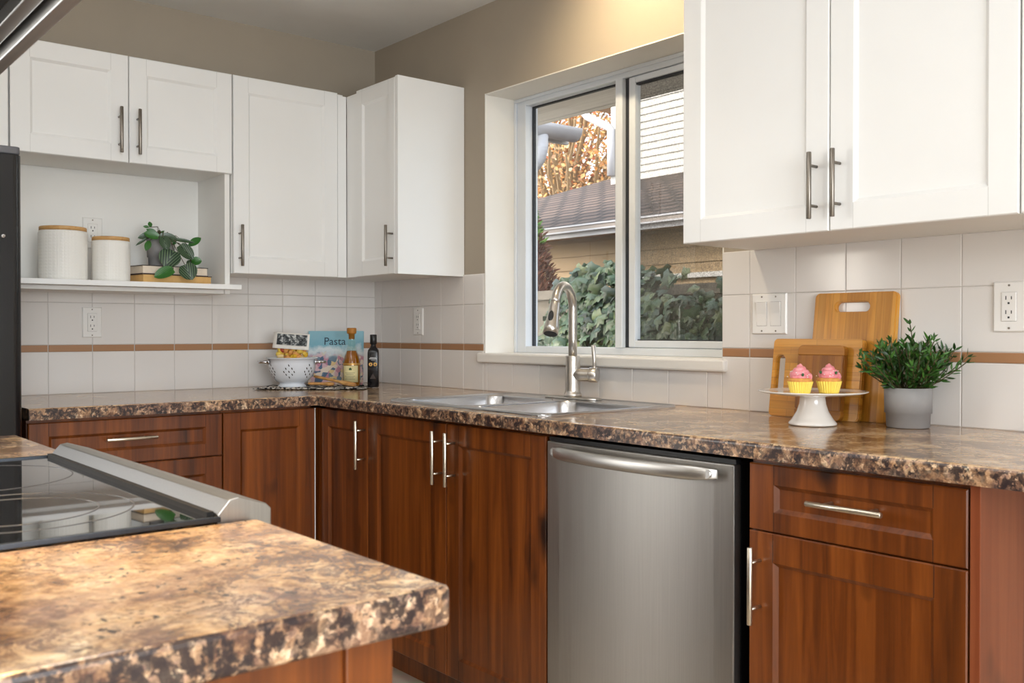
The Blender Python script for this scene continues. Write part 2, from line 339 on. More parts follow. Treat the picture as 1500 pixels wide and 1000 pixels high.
# ================================================================== mesh helpers
ORG = {}
class MB:
    def __init__(s): s.v = []; s.f = []; s.m = []; s.sm = []
    def add(s, vs, fs, mi=0, smooth=False):
        b = len(s.v); s.v += [tuple(v) for v in vs]
        for f in fs: s.f.append([b+i for i in f]); s.m.append(mi); s.sm.append(smooth)
        return s
    def box(s, x0, x1, y0, y1, z0, z1, mi=0):
        vs = [(x, y, z) for z in (z0, z1) for y in (y0, y1) for x in (x0, x1)]
        return s.add(vs, [(0, 2, 3, 1), (4, 5, 7, 6), (0, 1, 5, 4), (2, 6, 7, 3), (0, 4, 6, 2), (1, 3, 7, 5)], mi)
    def rings(s, rs, mi=0, smooth=True, cap0=True, cap1=True, closed=True):
        n = len(rs[0]); b = len(s.v)
        for r in rs: s.v += [tuple(p) for p in r]
        for i in range(len(rs)-1):
            for j in range(n if closed else n-1):
                k = (j+1) % n
                s.f.append([b+i*n+j, b+i*n+k, b+(i+1)*n+k, b+(i+1)*n+j]); s.m.append(mi); s.sm.append(smooth)
        if cap0: s.f.append([b+j for j in range(n)][::-1]); s.m.append(mi); s.sm.append(False)
        if cap1: s.f.append([b+(len(rs)-1)*n+j for j in range(n)]); s.m.append(mi); s.sm.append(False)
        return s
    def lathe(s, c, prof, seg=40, mi=0, smooth=True, cap0=True, cap1=True, wob=None):
        rs = []
        for r, z in prof:
            rs.append([(c[0]+(r*(wob(j, seg) if wob else 1))*math.cos(2*math.pi*j/seg), c[1]+(r*(wob(j, seg) if wob else 1))*math.sin(2*math.pi*j/seg), c[2]+z) for j in range(seg)])
        return s.rings(rs, mi, smooth, cap0, cap1)
    def tube(s, pts, r, seg=12, mi=0, smooth=True):
        pts = [Vector(p) for p in pts]; rr = r if isinstance(r, (list, tuple)) else [r]*len(pts)
        rs = []; prev = None
        for i, p in enumerate(pts):
            d = (pts[min(i+1, len(pts)-1)]-pts[max(i-1, 0)]).normalized()
            if prev is None:
                a = Vector((0, 0, 1)) if abs(d.z) < .9 else Vector((1, 0, 0)); u = d.cross(a).normalized()
            else: u = (prev - d*prev.dot(d)).normalized()
            prev = u; w = d.cross(u)
            rs.append([p+(u*math.cos(2*math.pi*j/seg)+w*math.sin(2*math.pi*j/seg))*rr[i] for j in range(seg)])
        return s.rings(rs, mi, smooth)
    def prism(s, poly, z0, z1, mi=0, axis='z', smooth=False):
        def P(a, b, c): return {'z': (a, b, c), 'y': (a, c, b), 'x': (c, a, b)}[axis]
        n = len(poly)
        vs = [P(a, b, z0) for a, b in poly]+[P(a, b, z1) for a, b in poly]
        fs = [list(range(n))[::-1], list(range(n, 2*n))]+[(i, (i+1) % n, n+(i+1) % n, n+i) for i in range(n)]
        return s.add(vs, fs, mi, smooth)
    def build(s, name, mats, parent=None, bevel=0, seg=2, world=True, auto=False, xf=None):
        me = bpy.data.meshes.new(name); o = bpy.data.objects.new(name, me); COL.objects.link(o)
        org = Vector((0, 0, 0))
        if parent is not None:
            o.parent = parent
            if world: org = ORG.get(parent.name, Vector((0, 0, 0)))
            ORG[o.name] = org
        vs = [(Vector(v)-org) for v in s.v]
        if xf is not None: vs = [xf @ v for v in vs]
        me.from_pydata(vs, [], s.f)
        if not isinstance(mats, (list, tuple)): mats = [mats]
        for x in mats: me.materials.append(M[x] if isinstance(x, str) else x)
        for p, mi, sm in zip(me.polygons, s.m, s.sm): p.material_index = mi; p.use_smooth = sm
        bm = bmesh.new(); bm.from_mesh(me)
        if bevel:
            ed = [e for e in bm.edges if len(e.link_faces) == 2 and e.calc_face_angle(0) > .6 and not all(f.smooth for f in e.link_faces)]
            bmesh.ops.bevel(bm, geom=ed, offset=bevel, segments=seg, profile=.5, affect='EDGES', clamp_overlap=True)
        bmesh.ops.recalc_face_normals(bm, faces=bm.faces[:])
        bm.to_mesh(me); bm.free(); me.update()
        return o
def each(pieces, name, mats, parent, **kw):
    return [p.build(name, mats, parent, **kw) for p in pieces]
def tag(o, label, cat, group=None):
    o['label'] = label; o['category'] = cat
    if group: o['group'] = group
    return o
def thing(name, label, cat, loc, group=None, rot=(0, 0, 0)):
    o = bpy.data.objects.new(name, None); COL.objects.link(o); o.location = loc; o.rotation_euler = rot
    o.empty_display_size = .05
    ORG[o.name] = Vector(loc); return tag(o, label, cat, group)
def struct(name, mb, mats, **kw):
    o = mb.build(name, mats, **kw); o['kind'] = 'structure'; return o
def rrect(x0, x1, y0, y1, r, z, n=5):
    out = []
    for cx, cy, a in ((x1-r, y1-r, 0), (x0+r, y1-r, 90), (x0+r, y0+r, 180), (x1-r, y0+r, 270)):
        for i in range(n+1):
            t = math.radians(a+90*i/n); out.append((cx+r*math.cos(t), cy+r*math.sin(t), z))
    return out
def rr2(w0, w1, h0, h1, r, n=5): return [(p[0], p[1]) for p in rrect(w0, w1, h0, h1, r, 0, n)]

# ---- a framed door or drawer front. o = lower-left corner of the front plane, U along width, N outward
def door_mesh(o, U, N, w, h, th=.02, fr=.06, frv=None, dep=.008, bw=.009):
    o, U, N = Vector(o), Vector(U), Vector(N); Z = Vector((0, 0, 1)); frv = frv or fr
    P = lambda a, b, c: o+U*a+Z*b+N*c
    R = lambda iu, iv, c: [P(iu, iv, c), P(w-iu, iv, c), P(w-iu, h-iv, c), P(iu, h-iv, c)]
    mb = MB()
    mb.rings([R(0, 0, -th), R(0, 0, -.0025), R(.0025, .0025, 0), R(fr, frv, 0), R(fr+bw, frv+bw, -dep)], 0, False)
    for s_ in (fr, w-fr):
        for a, b in ((.0, frv), (h-frv, h)):
            q = [P(s_-.0006, a, .00015), P(s_+.0006, a, .00015), P(s_+.0006, b, .00015), P(s_-.0006, b, .00015)]
            mb.add(q, [(0, 1, 2, 3)], 1)
    return mb
def pull(parent, p0, p1, N, mat, d=.032, r=.0058, name='handle'):
    p0, p1, N = Vector(p0), Vector(p1), Vector(N); mb = MB(); a, b = p0+N*d, p1+N*d
    ax = (b-a).normalized()*.0012
    mb.tube([a, a+ax, b-ax, b], [r*.86, r, r, r*.86], 14)
    for t in (.2, .8):
        q = p0.lerp(p1, t); mb.tube([q, q+N*d], r*.62, 10)
    return mb.build(name, mat, parent)

# ================================================================== the room
T = .1545; Z0 = .914
WX0, WX1, WZ0, WZ1 = .817, 1.978, 1.045, 2.072       # window opening
b = MB(); b.box(-.1, WX0, 0, .22, 0, 2.45); b.box(WX1, 7, 0, .22, 0, 2.45); b.box(WX0, WX1, 0, .22, 0, WZ0); b.box(WX0, WX1, 0, .22, WZ1, 2.45)
struct('wall_back', b, 'wall')
struct('wall_left', MB().box(-.1, 0, -2.75, 0, 0, 2.45).box(-.1, 0, -6, -4.3, 0, 2.45).box(-.1, 0, -4.3, -2.75, 2.15, 2.45), 'wall')
b = MB(); b.box(7, 7.1, -6, -4.05, 0, 2.45); b.box(7, 7.1, -1.15, .22, 0, 2.45); b.box(7, 7.1, -4.05, -1.15, 0, .45); b.box(7, 7.1, -4.05, -1.15, 2.15, 2.45)
struct('wall_right', b, 'wall')
b = MB(); b.box(-.1, 7.1, -6.1, -6, 0, 2.45)
struct('wall_front', b, 'wall')
struct('floor', MB().box(-.1, 7.1, -6.1, .22, -.08, 0), 'floor')
struct('ceiling', MB().box(-.1, 7.1, -6.1, .22, 2.4184, 2.5), 'ceil')
# window reveal lining, head and sill board
b = MB(); b.box(WX0-.0, WX0+.004, -.001, .15, 1.045, WZ1); b.box(WX1-.004, WX1, -.001, .15, 1.045, WZ1); b.box(WX0+.004, WX1-.004, 0.0, .15, WZ1-.004, WZ1)
struct('trim_1', b, 'jamb')
b = MB(); b.box(.792, 1.998, -.024, 0, 1.024, 1.061); b.box(WX0, WX1, 0, .16, 1.024, 1.061)
struct('trim_2', b, 'sill', bevel=.006)

# tile cladding: glazed tiles, brown border row, grout behind
def tiles(name, P, a0, spans, grid0):
    """P(u, z, d) -> world point, d out of the wall; spans = [(u0, u1, z0, z1)]"""
    mb = MB(); G = .0016
    rows = [(Z0, Z0+.1555, 0), (Z0+.1555, Z0+.1813, 1), (Z0+.1813, Z0+.3378, 0), (Z0+.3378, Z0+.3378+T, 0)]
    for u0, u1, z0, z1 in spans:
        q = [P(u0, z0, .0), P(u1, z0, .0), P(u1, z1, .0), P(u0, z1, .0)]; q2 = [P(u0, z0, .0062), P(u1, z0, .0062), P(u1, z1, .0062), P(u0, z1, .0062)]
        mb.rings([q, q2], 2, False)
        k0 = math.floor((u0-grid0)/T)-1; k1 = math.ceil((u1-grid0)/T)+1
        for ra, rb, mi in rows:
            za, zb = max(ra, z0)+G/2, min(rb, z1)-G/2
            if zb-za < .004: continue
            for k in range(k0, k1):
                ua, ub = max(grid0+k*T, u0), min(grid0+(k+1)*T, u1)
                if ub-ua < .006: continue
                ua += G/2; ub -= G/2
                if mi == 1: ua += .001; ub -= .001
                e = .0018
                r0 = [P(ua, za, .002), P(ub, za, .002), P(ub, zb, .002), P(ua, zb, .002)]
                r1 = [P(ua, za, .0068), P(ub, za, .0068), P(ub, zb, .0068), P(ua, zb, .0068)]
                r2 = [P(ua+e, za+e, .008), P(ub-e, za+e, .008), P(ub-e, zb-e, .008), P(ua+e, zb-e, .008)]
                mb.rings([r0, r1, r2], mi, False, cap0=False)
    return struct(name, mb, ['tile', 'tile_brown', 'grout'])
tiles('wall_tiling_left', lambda u, z, d: (d, -u, z), 0, [(.0, 1.62, Z0, 1.30), (0, .83, 1.30, 1.372)], .1528)
tiles('wall_tiling_back', lambda u, z, d: (u, -d, z), 0, [(0, WX0, Z0, 1.372), (WX0, WX1, Z0, 1.024), (WX1, 3.35, Z0, 1.380)], .0684)

# ---- window
w1 = bpy.data.objects.new('window_1', None); COL.objects.link(w1); w1['kind'] = 'structure'; ORG['window_1'] = Vector((0, 0, 0))
b = MB()   # outer frame
b.box(.821, .885, .15, .215, 1.061, 2.068); b.box(1.93, 1.974, .15, .215, 1.061, 2.068)
b.box(.885, 1.93, .15, .215, 1.061, 1.087); b.box(.885, 1.93, .150, .215, 2.036, 2.068)
b.box(.821, 1.974, .142, .15, 2.054, 2.068); b.box(.821, .835, .142, .15, 1.061, 2.054)
b.build('window_frame', 'vinyl', w1, bevel=.003)
MB().box(.885, .891, .185, .20, 1.087, 2.036).box(.891, 1.39, .185, .20, 2.031, 2.036).build('gasket', 'gasket', w1)
MB().box(.885, 1.40, .190, .194, 1.087, 2.036).build('pane', 'glass', w1)
MB().box(1.388, 1.422, .140, .21, 1.0875, 2.0355).build('mullion', 'vinyl', w1, bevel=.003)
b = MB(); b.box(1.440, 1.470, .155, .185, 1.089, 2.034); b.box(1.47, 1.928, .155, .185, 1.089, 1.113); b.box(1.47, 1.928, .155, .185, 2.012, 2.034)
sash = b.build('sash', 'vinyl', w1, bevel=.003)
MB().box(1.4225, 1.4395, .158, .188, 1.089, 2.034).box(1.4705, 1.926, .168, .184, 1.1135, 1.117).box(1.4705, 1.926, .160, .178, 2.005, 2.0115).build('gasket', 'gasket', sash)
MB().box(1.469, 1.93, .166, .170, 1.112, 2.013).build('pane', 'glass', sash)
MB().box(1.425, 1.93, .205, .206, 1.087, 2.036).build('insect_screen', 'screen', w1)

# ================================================================== upper cabinets
UF = .298; UZ0, UZ1 = 1.3665, 2.1186
def upper_left_door(parent, ya, yb, za, zb, hy=None):
    d = door_mesh((UF, ya+.0015, za), (0, 1, 0), (1, 0, 0), yb-ya-.003, zb-za).build('door', ['white', 'white_seam'], parent)
    if hy is not None: pull(d, (UF, hy, hz0), (UF, hy, hz1), (1, 0, 0), 'nickel')
    return d
G_UP = 'white upper cabinets'
# over the fridge
t = thing('upper_cabinet', 'white upper cabinet above the black fridge, cut by the left picture edge', 'cabinet', (0, -2.0, 1.742), G_UP)
MB().box(.002, .277, -2.335, -1.577, 1.742, UZ1).build('carcass', 'white_in', t, bevel=.001)
hz0, hz1 = 1.77, 1.93
upper_left_door(t, -2.335, -1.957, 1.742, UZ1, -1.99); upper_left_door(t, -1.957, -1.5765, 1.742, UZ1)
# short double-door cabinet with the open niche below
t = thing('open_shelf_cabinet', 'white upper cabinet with two short doors over an open niche', 'cabinet', (0, -1.19, 1.288), G_UP)
b = MB(); b.box(.002, .277, -1.5735, -.810, 1.742, UZ1)
b.build('carcass', ['white_in'], t, bevel=.001)
b = MB(); b.box(.002, .280, -.832, -.812, 1.288, 1.742); b.box(.002, .28, -1.5735, -1.5535, 1.288, 1.742); b.box(.002, .27, -1.5535, -.832, 1.288, 1.303); b.box(.010, .018, -1.5535, -.832, 1.303, 1.742)
b.build('niche', 'white_in', t, bevel=.001)
upper_left_door(t, -1.574, -1.191, 1.742, UZ1, -1.2255); upper_left_door(t, -1.191, -.808, 1.742, UZ1, -1.1625)
# tall one-door cabinet
t = thing('upper_cabinet', 'tall white one-door upper cabinet in the middle of the left wall', 'cabinet', (0, -.58, UZ0), G_UP)
MB().box(.002, .277, -.806, -.3235, UZ0, UZ1).build('carcass', ['white_in'], t, bevel=.001)
hz0, hz1 = 1.393, 1.55
upper_left_door(t, -.8055, -.357, UZ0, UZ1, -.7825)
MB().box(.2775, .2945, -.3565, -.3168, UZ0, UZ1-.010).build('filler_strip', 'white', t)
# corner cabinet on the window wall
t = thing('corner_upper_cabinet', 'white corner upper cabinet with a wide plain side panel, left of the window', 'cabinet', (.5, 0, UZ0), G_UP)
MB().box(.002, .664, -.295, -.002, UZ0+.004, UZ1).build('carcass', 'white_in', t, bevel=.001)
MB().box(.665, .684, -.3165, -.002, UZ0-.001, UZ1+.003).build('side_panel', 'white', t, bevel=.001)
MB().box(.295, .373, -.3140, -.2955, UZ0, UZ1-.010).build('filler_strip', 'white', t)
d = door_mesh((.3735, -.3165, UZ0), (1, 0, 0), (0, -1, 0), .2875, UZ1-UZ0, fr=.045, frv=.06).build('door', ['white', 'white_seam'], t)
pull(d, (.647, -.3165, 1.395), (.647, -.3165, 1.552), (0, -1, 0), 'nickel')
# right double-door cabinet
RZ0, RZ1 = 1.379, 2.131
def right_door(parent, xa, xb, hx=None):
    d = door_mesh((xa, -.318, RZ0), (1, 0, 0), (0, -1, 0), xb-xa, RZ1-RZ0).build('door', ['white', 'white_seam'], parent)
    if hx: pull(d, (hx, -.318, 1.407), (hx, -.318, 1.563), (0, -1, 0), 'nickel')
    return d
t = thing('upper_cabinet', 'large white double-door upper cabinet right of the window', 'cabinet', (2.52, 0, RZ0), G_UP)
MB().box(2.092, 2.958, -.297, -.002, RZ0, RZ1).build('carcass', 'white_in', t, bevel=.001)
right_door(t, 2.091, 2.5305, 2.499); right_door(t, 2.5335, 2.957, 2.560)
t = thing('upper_cabinet', 'white upper cabinet barely seen at the right picture edge', 'cabinet', (3.3, 0, RZ0), G_UP)
MB().box(2.961, 3.60, -.297, -.002, RZ0, RZ1).build('carcass', 'white_in', t, bevel=.001)
right_door(t, 2.9605, 3.279); right_door(t, 3.282, 3.60)
# loose shelf board in the niche
tag(MB().prism([(.019, -1.553), (.330, -1.553), (.330, -.787), (.2806, -.787), (.2806, -.8326), (.019, -.8326)], 1.3034, 1.3215).build('shelf_board', 'white', bevel=.001), 'white shelf board under the canisters, sticking out of the niche', 'shelf')

# ================================================================== base cabinets
FX, FY, BZ0, BZ1 = .655, -.636, .112, .868
G_B = 'cherry wood base cabinets'
# drawer stack, left wall
t = thing('drawer_cabinet', 'cherry base cabinet with drawers next to the black fridge', 'cabinet', (.35, -1.3, 0), G_B)
MB().box(.01, FX-.021, -1.605, -1.000, .10, .876).box(.01, FX-.08, -1.605, -1.0, 0, .10).build('carcass', 'cherry', t)
for i, (za, zb) in enumerate(((.7265, BZ1), (.425, .7235), (BZ0, .422))):
    d = door_mesh((FX, -1.604, za), (0, 1, 0), (1, 0, 0), .603, zb-za, fr=.057, frv=.042 if i == 0 else .055).build('drawer', ['cherry', 'dark_gap'], t)
    zc = .806 if i == 0 else zb-.09
    pull(d, (FX-.007, -1.387, zc), (FX-.007, -1.229, zc), (1, 0, 0), 'nickel_w', d=.039)
# plain door, left wall
t = thing('base_cabinet', 'cherry base cabinet with one plain door and no handle, in the corner', 'cabinet', (.35, -.82, 0), G_B)
MB().box(.01, FX-.021, -.998, -.66, .10, .876).box(.01, FX-.08, -.998, -.66, 0, .10).build('carcass', 'cherry', t)
door_mesh((FX, -.9965, BZ0), (0, 1, 0), (1, 0, 0), .3425, BZ1-BZ0, fr=.06).build('door', ['cherry', 'dark_gap'], t)
MB().box(FX-.02, FX-.001, -.6535, -.6505, BZ0, BZ1).build('edge_strip', 'sill', t)
def front_door(parent, xa, xb, za=BZ0, zb=BZ1, hx=None, hz=None, name='door', frv=None, fr=.06):
    d = door_mesh((xa, FY, za), (1, 0, 0), (0, -1, 0), xb-xa, zb-za, fr=fr, frv=frv).build(name, ['cherry', 'dark_gap'], parent)
    if hx: pull(d, (hx, FY, hz[0]), (hx, FY, hz[1]), (0, -1, 0), 'nickel_w', d=.036)
    return d
def carcass(t, xa, xb, top=.876):
    MB().box(xa, xb, FY+.021, -.01, .10, top).box(xa, xb, FY+.09, -.01, 0, .10, 1).build('carcass', ['cherry', 'cherry'], t)
t = thing('base_cabinet', 'narrow cherry base cabinet with one pull, in the corner left of the sink', 'cabinet', (.82, -.3, 0), G_B)
carcass(t, .66, .992); front_door(t, .662, .9915, hx=.974, hz=(.682, .845))
MB().box(.60, .6608, -.6370, -.60, BZ0, BZ1).build('corner_post', 'cherry', t)
t = thing('sink_cabinet', 'wide cherry double-door base cabinet under the sink', 'cabinet', (1.44, -.3, 0), G_B)
carcass(t, .994, 1.897, .70); front_door(t, .9945, 1.4445, hx=1.4225, hz=(.686, .847)); front_door(t, 1.448, 1.896, hx=1.489, hz=(.687, .846))
MB().box(.994, 1.897, FY+.021, FY+.04, .70, .874).build('front_rail', 'cherry', t)
t = thing('base_cabinet', 'cherry base cabinet with a drawer over a door, right of the dishwasher', 'cabinet', (2.78, -.3, 0), G_B)
carcass(t, 2.541, 3.010)
front_door(t, 2.5455, 3.008, .7285, BZ1, name='drawer', frv=.041, fr=.062)
dr = [c for c in t.children if c.name.startswith('drawer')][0]
pull(dr, (2.706, FY-.006+.013, .806), (2.866, FY-.006+.013, .806), (0, -1, 0), 'nickel_w', d=.042)
front_door(t, 2.5455, 3.008, BZ0, .7255, hx=2.5745, hz=(.536, .697))
t = thing('end_panel', 'cherry end panel closing the base cabinets at the right end', 'panel', (3.02, -.3, 0))
MB().box(3.0125, 3.0305, FY, -.01, 0, .876).build('side_board', 'cherry_h', t, bevel=.001)

# ---- dishwasher
t = thing('dishwasher', 'stainless steel dishwasher with a curved bar handle', 'dishwasher', (2.2, -.3, 0))
MB().box(1.912, 2.508, -.612, -.02, .10, .862).build('tub', 'black', t)
b = MB(); prof = []
for i in range(13):
    u = i/12; x = 1.9065+u*.602; prof.append((x, FY-.004-.010*math.sin(math.pi*u)**.7))
b.prism([(1.9065, -.614)]+prof+[(2.5085, -.614)], .115, .858)
b.build('door', 'steel', t, bevel=.003)
MB().box(1.9065, 2.5085, -.632, -.615, .8585, .8685).build('top_seal', 'black', t); MB().box(1.915, 2.5, -.58, -.05, 0.0, .10).build('plinth', 'black', t)
b = MB(); rs = []
for i in range(25):
    u = i/24; x = 1.945+u*.532; bow = .050*math.sin(math.pi*u)**.55; y = FY-.020-bow*.9; zc = .836
    e = min(1, 8*min(u, 1-u)+.25)
    rs.append([(x, y+.008*math.cos(a)*e, zc+.0165*math.sin(a)*(.55+.45*e)) for a in [2*math.pi*j/14 for j in range(14)]])
b.rings(rs, 0)
b.tube([(1.962, FY-.012, .836), (1.962, FY-.036, .836)], .010, 10); b.tube([(2.46, FY-.012, .836), (2.46, FY-.036, .836)], .010, 10)
b.build('handle', 'steel_h', t)

# ---- L-shaped worktop
CT, CB = .914, .879
b = MB(); CX, CY = .675, -.6556
SX0, SX1, SY0, SY1 = 1.085, 1.825, -.572, -.07
poly = [(0.002, -1.606), (CX, -1.606), (CX, CY), (3.42, CY), (3.42, -.002), (SX1, -.002), (SX1, SY0), (SX0, SY0), (SX0, -.002), (.002, -.002)]
b.prism(poly, CB, CT); b.box(SX0, SX1, SY1, -.002, CB, CT)
o = b.build('worktop', 'granite')
bm = bmesh.new(); bm.from_mesh(o.data)
def fe(e):
    a, c = e.verts[0].co, e.verts[1].co
    if abs(a.z-c.z) > 1e-4: return abs(a.x-CX) < 1e-4 and abs(a.y-CY) < 1e-4
    return (abs(a.x-CX) < 1e-4 and abs(c.x-CX) < 1e-4) or (abs(a.y-CY) < 1e-4 and abs(c.y-CY) < 1e-4 and a.x > .6)
bmesh.ops.bevel(bm, geom=[e for e in bm.edges if fe(e) and e.verts[0].co.z > .9 and e.verts[1].co.z > .9], offset=.009, segments=4, profile=.5, affect='EDGES')
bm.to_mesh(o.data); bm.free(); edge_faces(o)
tag(o, 'L-shaped speckled brown worktop running under the window and along the left wall', 'worktop')

# ---- sink
t = thing('kitchen_sink', 'stainless steel double-bowl sink set into the worktop', 'sink', (1.45, -.32, .914))
X0, X1, Y0, Y1 = 1.058, 1.85, -.600, -.048; zr = .9185
b = MB()
outer = [rrect(X0, X1, Y0, Y1, .03, .9142), rrect(X0+.001, X1-.001, Y0+.001, Y1-.001, .03, zr+.001), rrect(X0+.004, X1-.004, Y0+.004, Y1-.004, .028, zr+.0032), rrect(X0+.008, X1-.008, Y0+.008, Y1-.008, .026, zr+.0028), rrect(X0+.012, X1-.012, Y0+.012, Y1-.012, .024, zr)]
b.rings(outer, 0, True, cap0=False, cap1=False)
bowls = [(1.098, 1.440, -.562, -.165), (1.470, 1.812, -.562, -.165)]
ix0, ix1, iy0, iy1 = X0+.012, X1-.012, Y0+.012, Y1-.012
xs = [ix0, bowls[0][0], bowls[0][1], bowls[1][0], bowls[1][1], ix1]
for i in range(5):
    for ya, yb in ((iy0, -.562), (-.562, -.165), (-.165, iy1)):
        if i in (1, 3) and ya == -.562: continue
        b.add([(xs[i], ya, zr), (xs[i+1], ya, zr), (xs[i+1], yb, zr), (xs[i], yb, zr)], [(0, 1, 2, 3)])
b.build('rim', 'sink', t)
for x0, x1, y0, y1 in bowls:
    b = MB()
    b.rings([rrect(x0, x1, y0, y1, .0005, zr), rrect(x0+.001, x1-.001, y0+.001, y1-.001, .05, zr-.0003)], 0, False, False, False)
    b.rings([rrect(x0+.001, x1-.001, y0+.001, y1-.001, .05, zr-.0003), rrect(x0+.0035, x1-.0035, y0+.0035, y1-.0035, .05, zr-.004)], 0, True, False, False)
    b.rings([rrect(x0+.0035, x1-.0035, y0+.0035, y1-.0035, .05, zr-.004), rrect(x0+.006, x1-.006, y0+.006, y1-.006, .055, zr-.02),
             rrect(x0+.016, x1-.016, y0+.016, y1-.016, .055, zr-.14), rrect(x0+.03, x1-.03, y0+.03, y1-.03, .05, zr-.16), rrect(x0+.06, x1-.06, y0+.06, y1-.06, .04, zr-.165)], 0, True, cap0=False)
    bw = b.build('bowl', 'sink', t)
    MB().lathe(((x0+x1)/2, (y0+y1)/2, zr-.1645), [(.045, 0), (.043, .002), (.03, .001), (.01, .001)], 24, cap0=False).build('drain', 'chrome', bw)

# ---- faucet
FXX, FYY = 1.424, -.098
t = thing('kitchen_faucet', 'brushed nickel pull-down faucet with a high arched spout behind the sink', 'faucet', (FXX, FYY, .9187))
MB().prism(rr2(FXX-.125, FXX+.125, FYY-.030, FYY+.030, .028, 8), .919, .9255).build('deck_plate', 'faucet', t, bevel=.002)
b = MB(); b.lathe((FXX, FYY, .9257), [(.030, 0), (.030, .010), (.0265, .013), (.0245, .020), (.0245, .135), (.0238, .138), (.016, .138)], 32); b.build('body', 'faucet', t)
ang = math.radians(29); dx, dy = math.sin(ang), -math.cos(ang)
pts = []; R_ = .092; zt = 1.222
pts += [(FXX, FYY, 1.063), (FXX, FYY, 1.12), (FXX, FYY, 1.19), (FXX, FYY, zt-.02)]
for i in range(0, 21):
    a = math.pi*i/20*.94; k = R_-R_*math.cos(a); pts.append((FXX+dx*k, FYY+dy*k, zt+R_*.78*math.sin(a)))
sp = MB().tube(pts, .0145, 18).build('spout', 'faucet', t)
e = Vector(pts[-1]); dirn = (Vector(pts[-1])-Vector(pts[-2])).normalized(); dirn = (dirn+Vector((dx*.10, dy*.10, 0))).normalized()
b = MB(); hp = [e-dirn*.002, e+dirn*.004, e+dirn*.010, e+dirn*.045, e+dirn*.085, e+dirn*.108]
b.tube(hp, [.0145, .0165, .0168, .0185, .0235, .0245], 24)
hd = b.build('spray_head', 'faucet', t)
MB().tube([e+dirn*.1081, e+dirn*.1095], [.0215, .0205], 24).build('nozzle', 'black', hd)
side = Vector((dx, dy, 0)); ctr = e+dirn*.055+Vector((-.2, -.2, 0))*0
vdir = (Vector(cam.location)-ctr); vdir = (vdir-dirn*vdir.dot(dirn)).normalized()
outv = (side-dirn*side.dot(dirn)).normalized()
b = MB(); uu = dirn.cross(outv).normalized(); rs = []
for rr_, off in ((1.0, .0155), (1.0, .0205), (.7, .0222)):
    rs.append([ctr+outv*(off+.0005)+dirn*(math.cos(a)*.019*rr_)+uu*(math.sin(a)*.0085*rr_) for a in [2*math.pi*j/18 for j in range(18)]])
b.rings(rs, 0, True); b.build('spray_button', 'black', hd)
hx = Vector((.90, .44, 0)).normalized()
c0 = Vector((FXX, FYY, 1.0)); b = MB()
b.tube([c0, c0+hx*.035, c0+hx*.060, c0+hx*.0605], [.0225]*4, 20)
b.build('valve', 'faucet', t)
b = MB(); b.tube([c0+hx*.061, c0+hx*.064, c0+hx*.086, c0+hx*.089], [.0245, .0255, .0255, .023], 22)
c1 = c0+hx*.078; up = Vector((-.06, 0, 1)).normalized()
b.tube([c1+up*.012, c1+up*.05, c1+up*.098, c1+up*.100], [.0070, .0060, .0085, .007], 12)
b.build('lever', 'faucet', t)

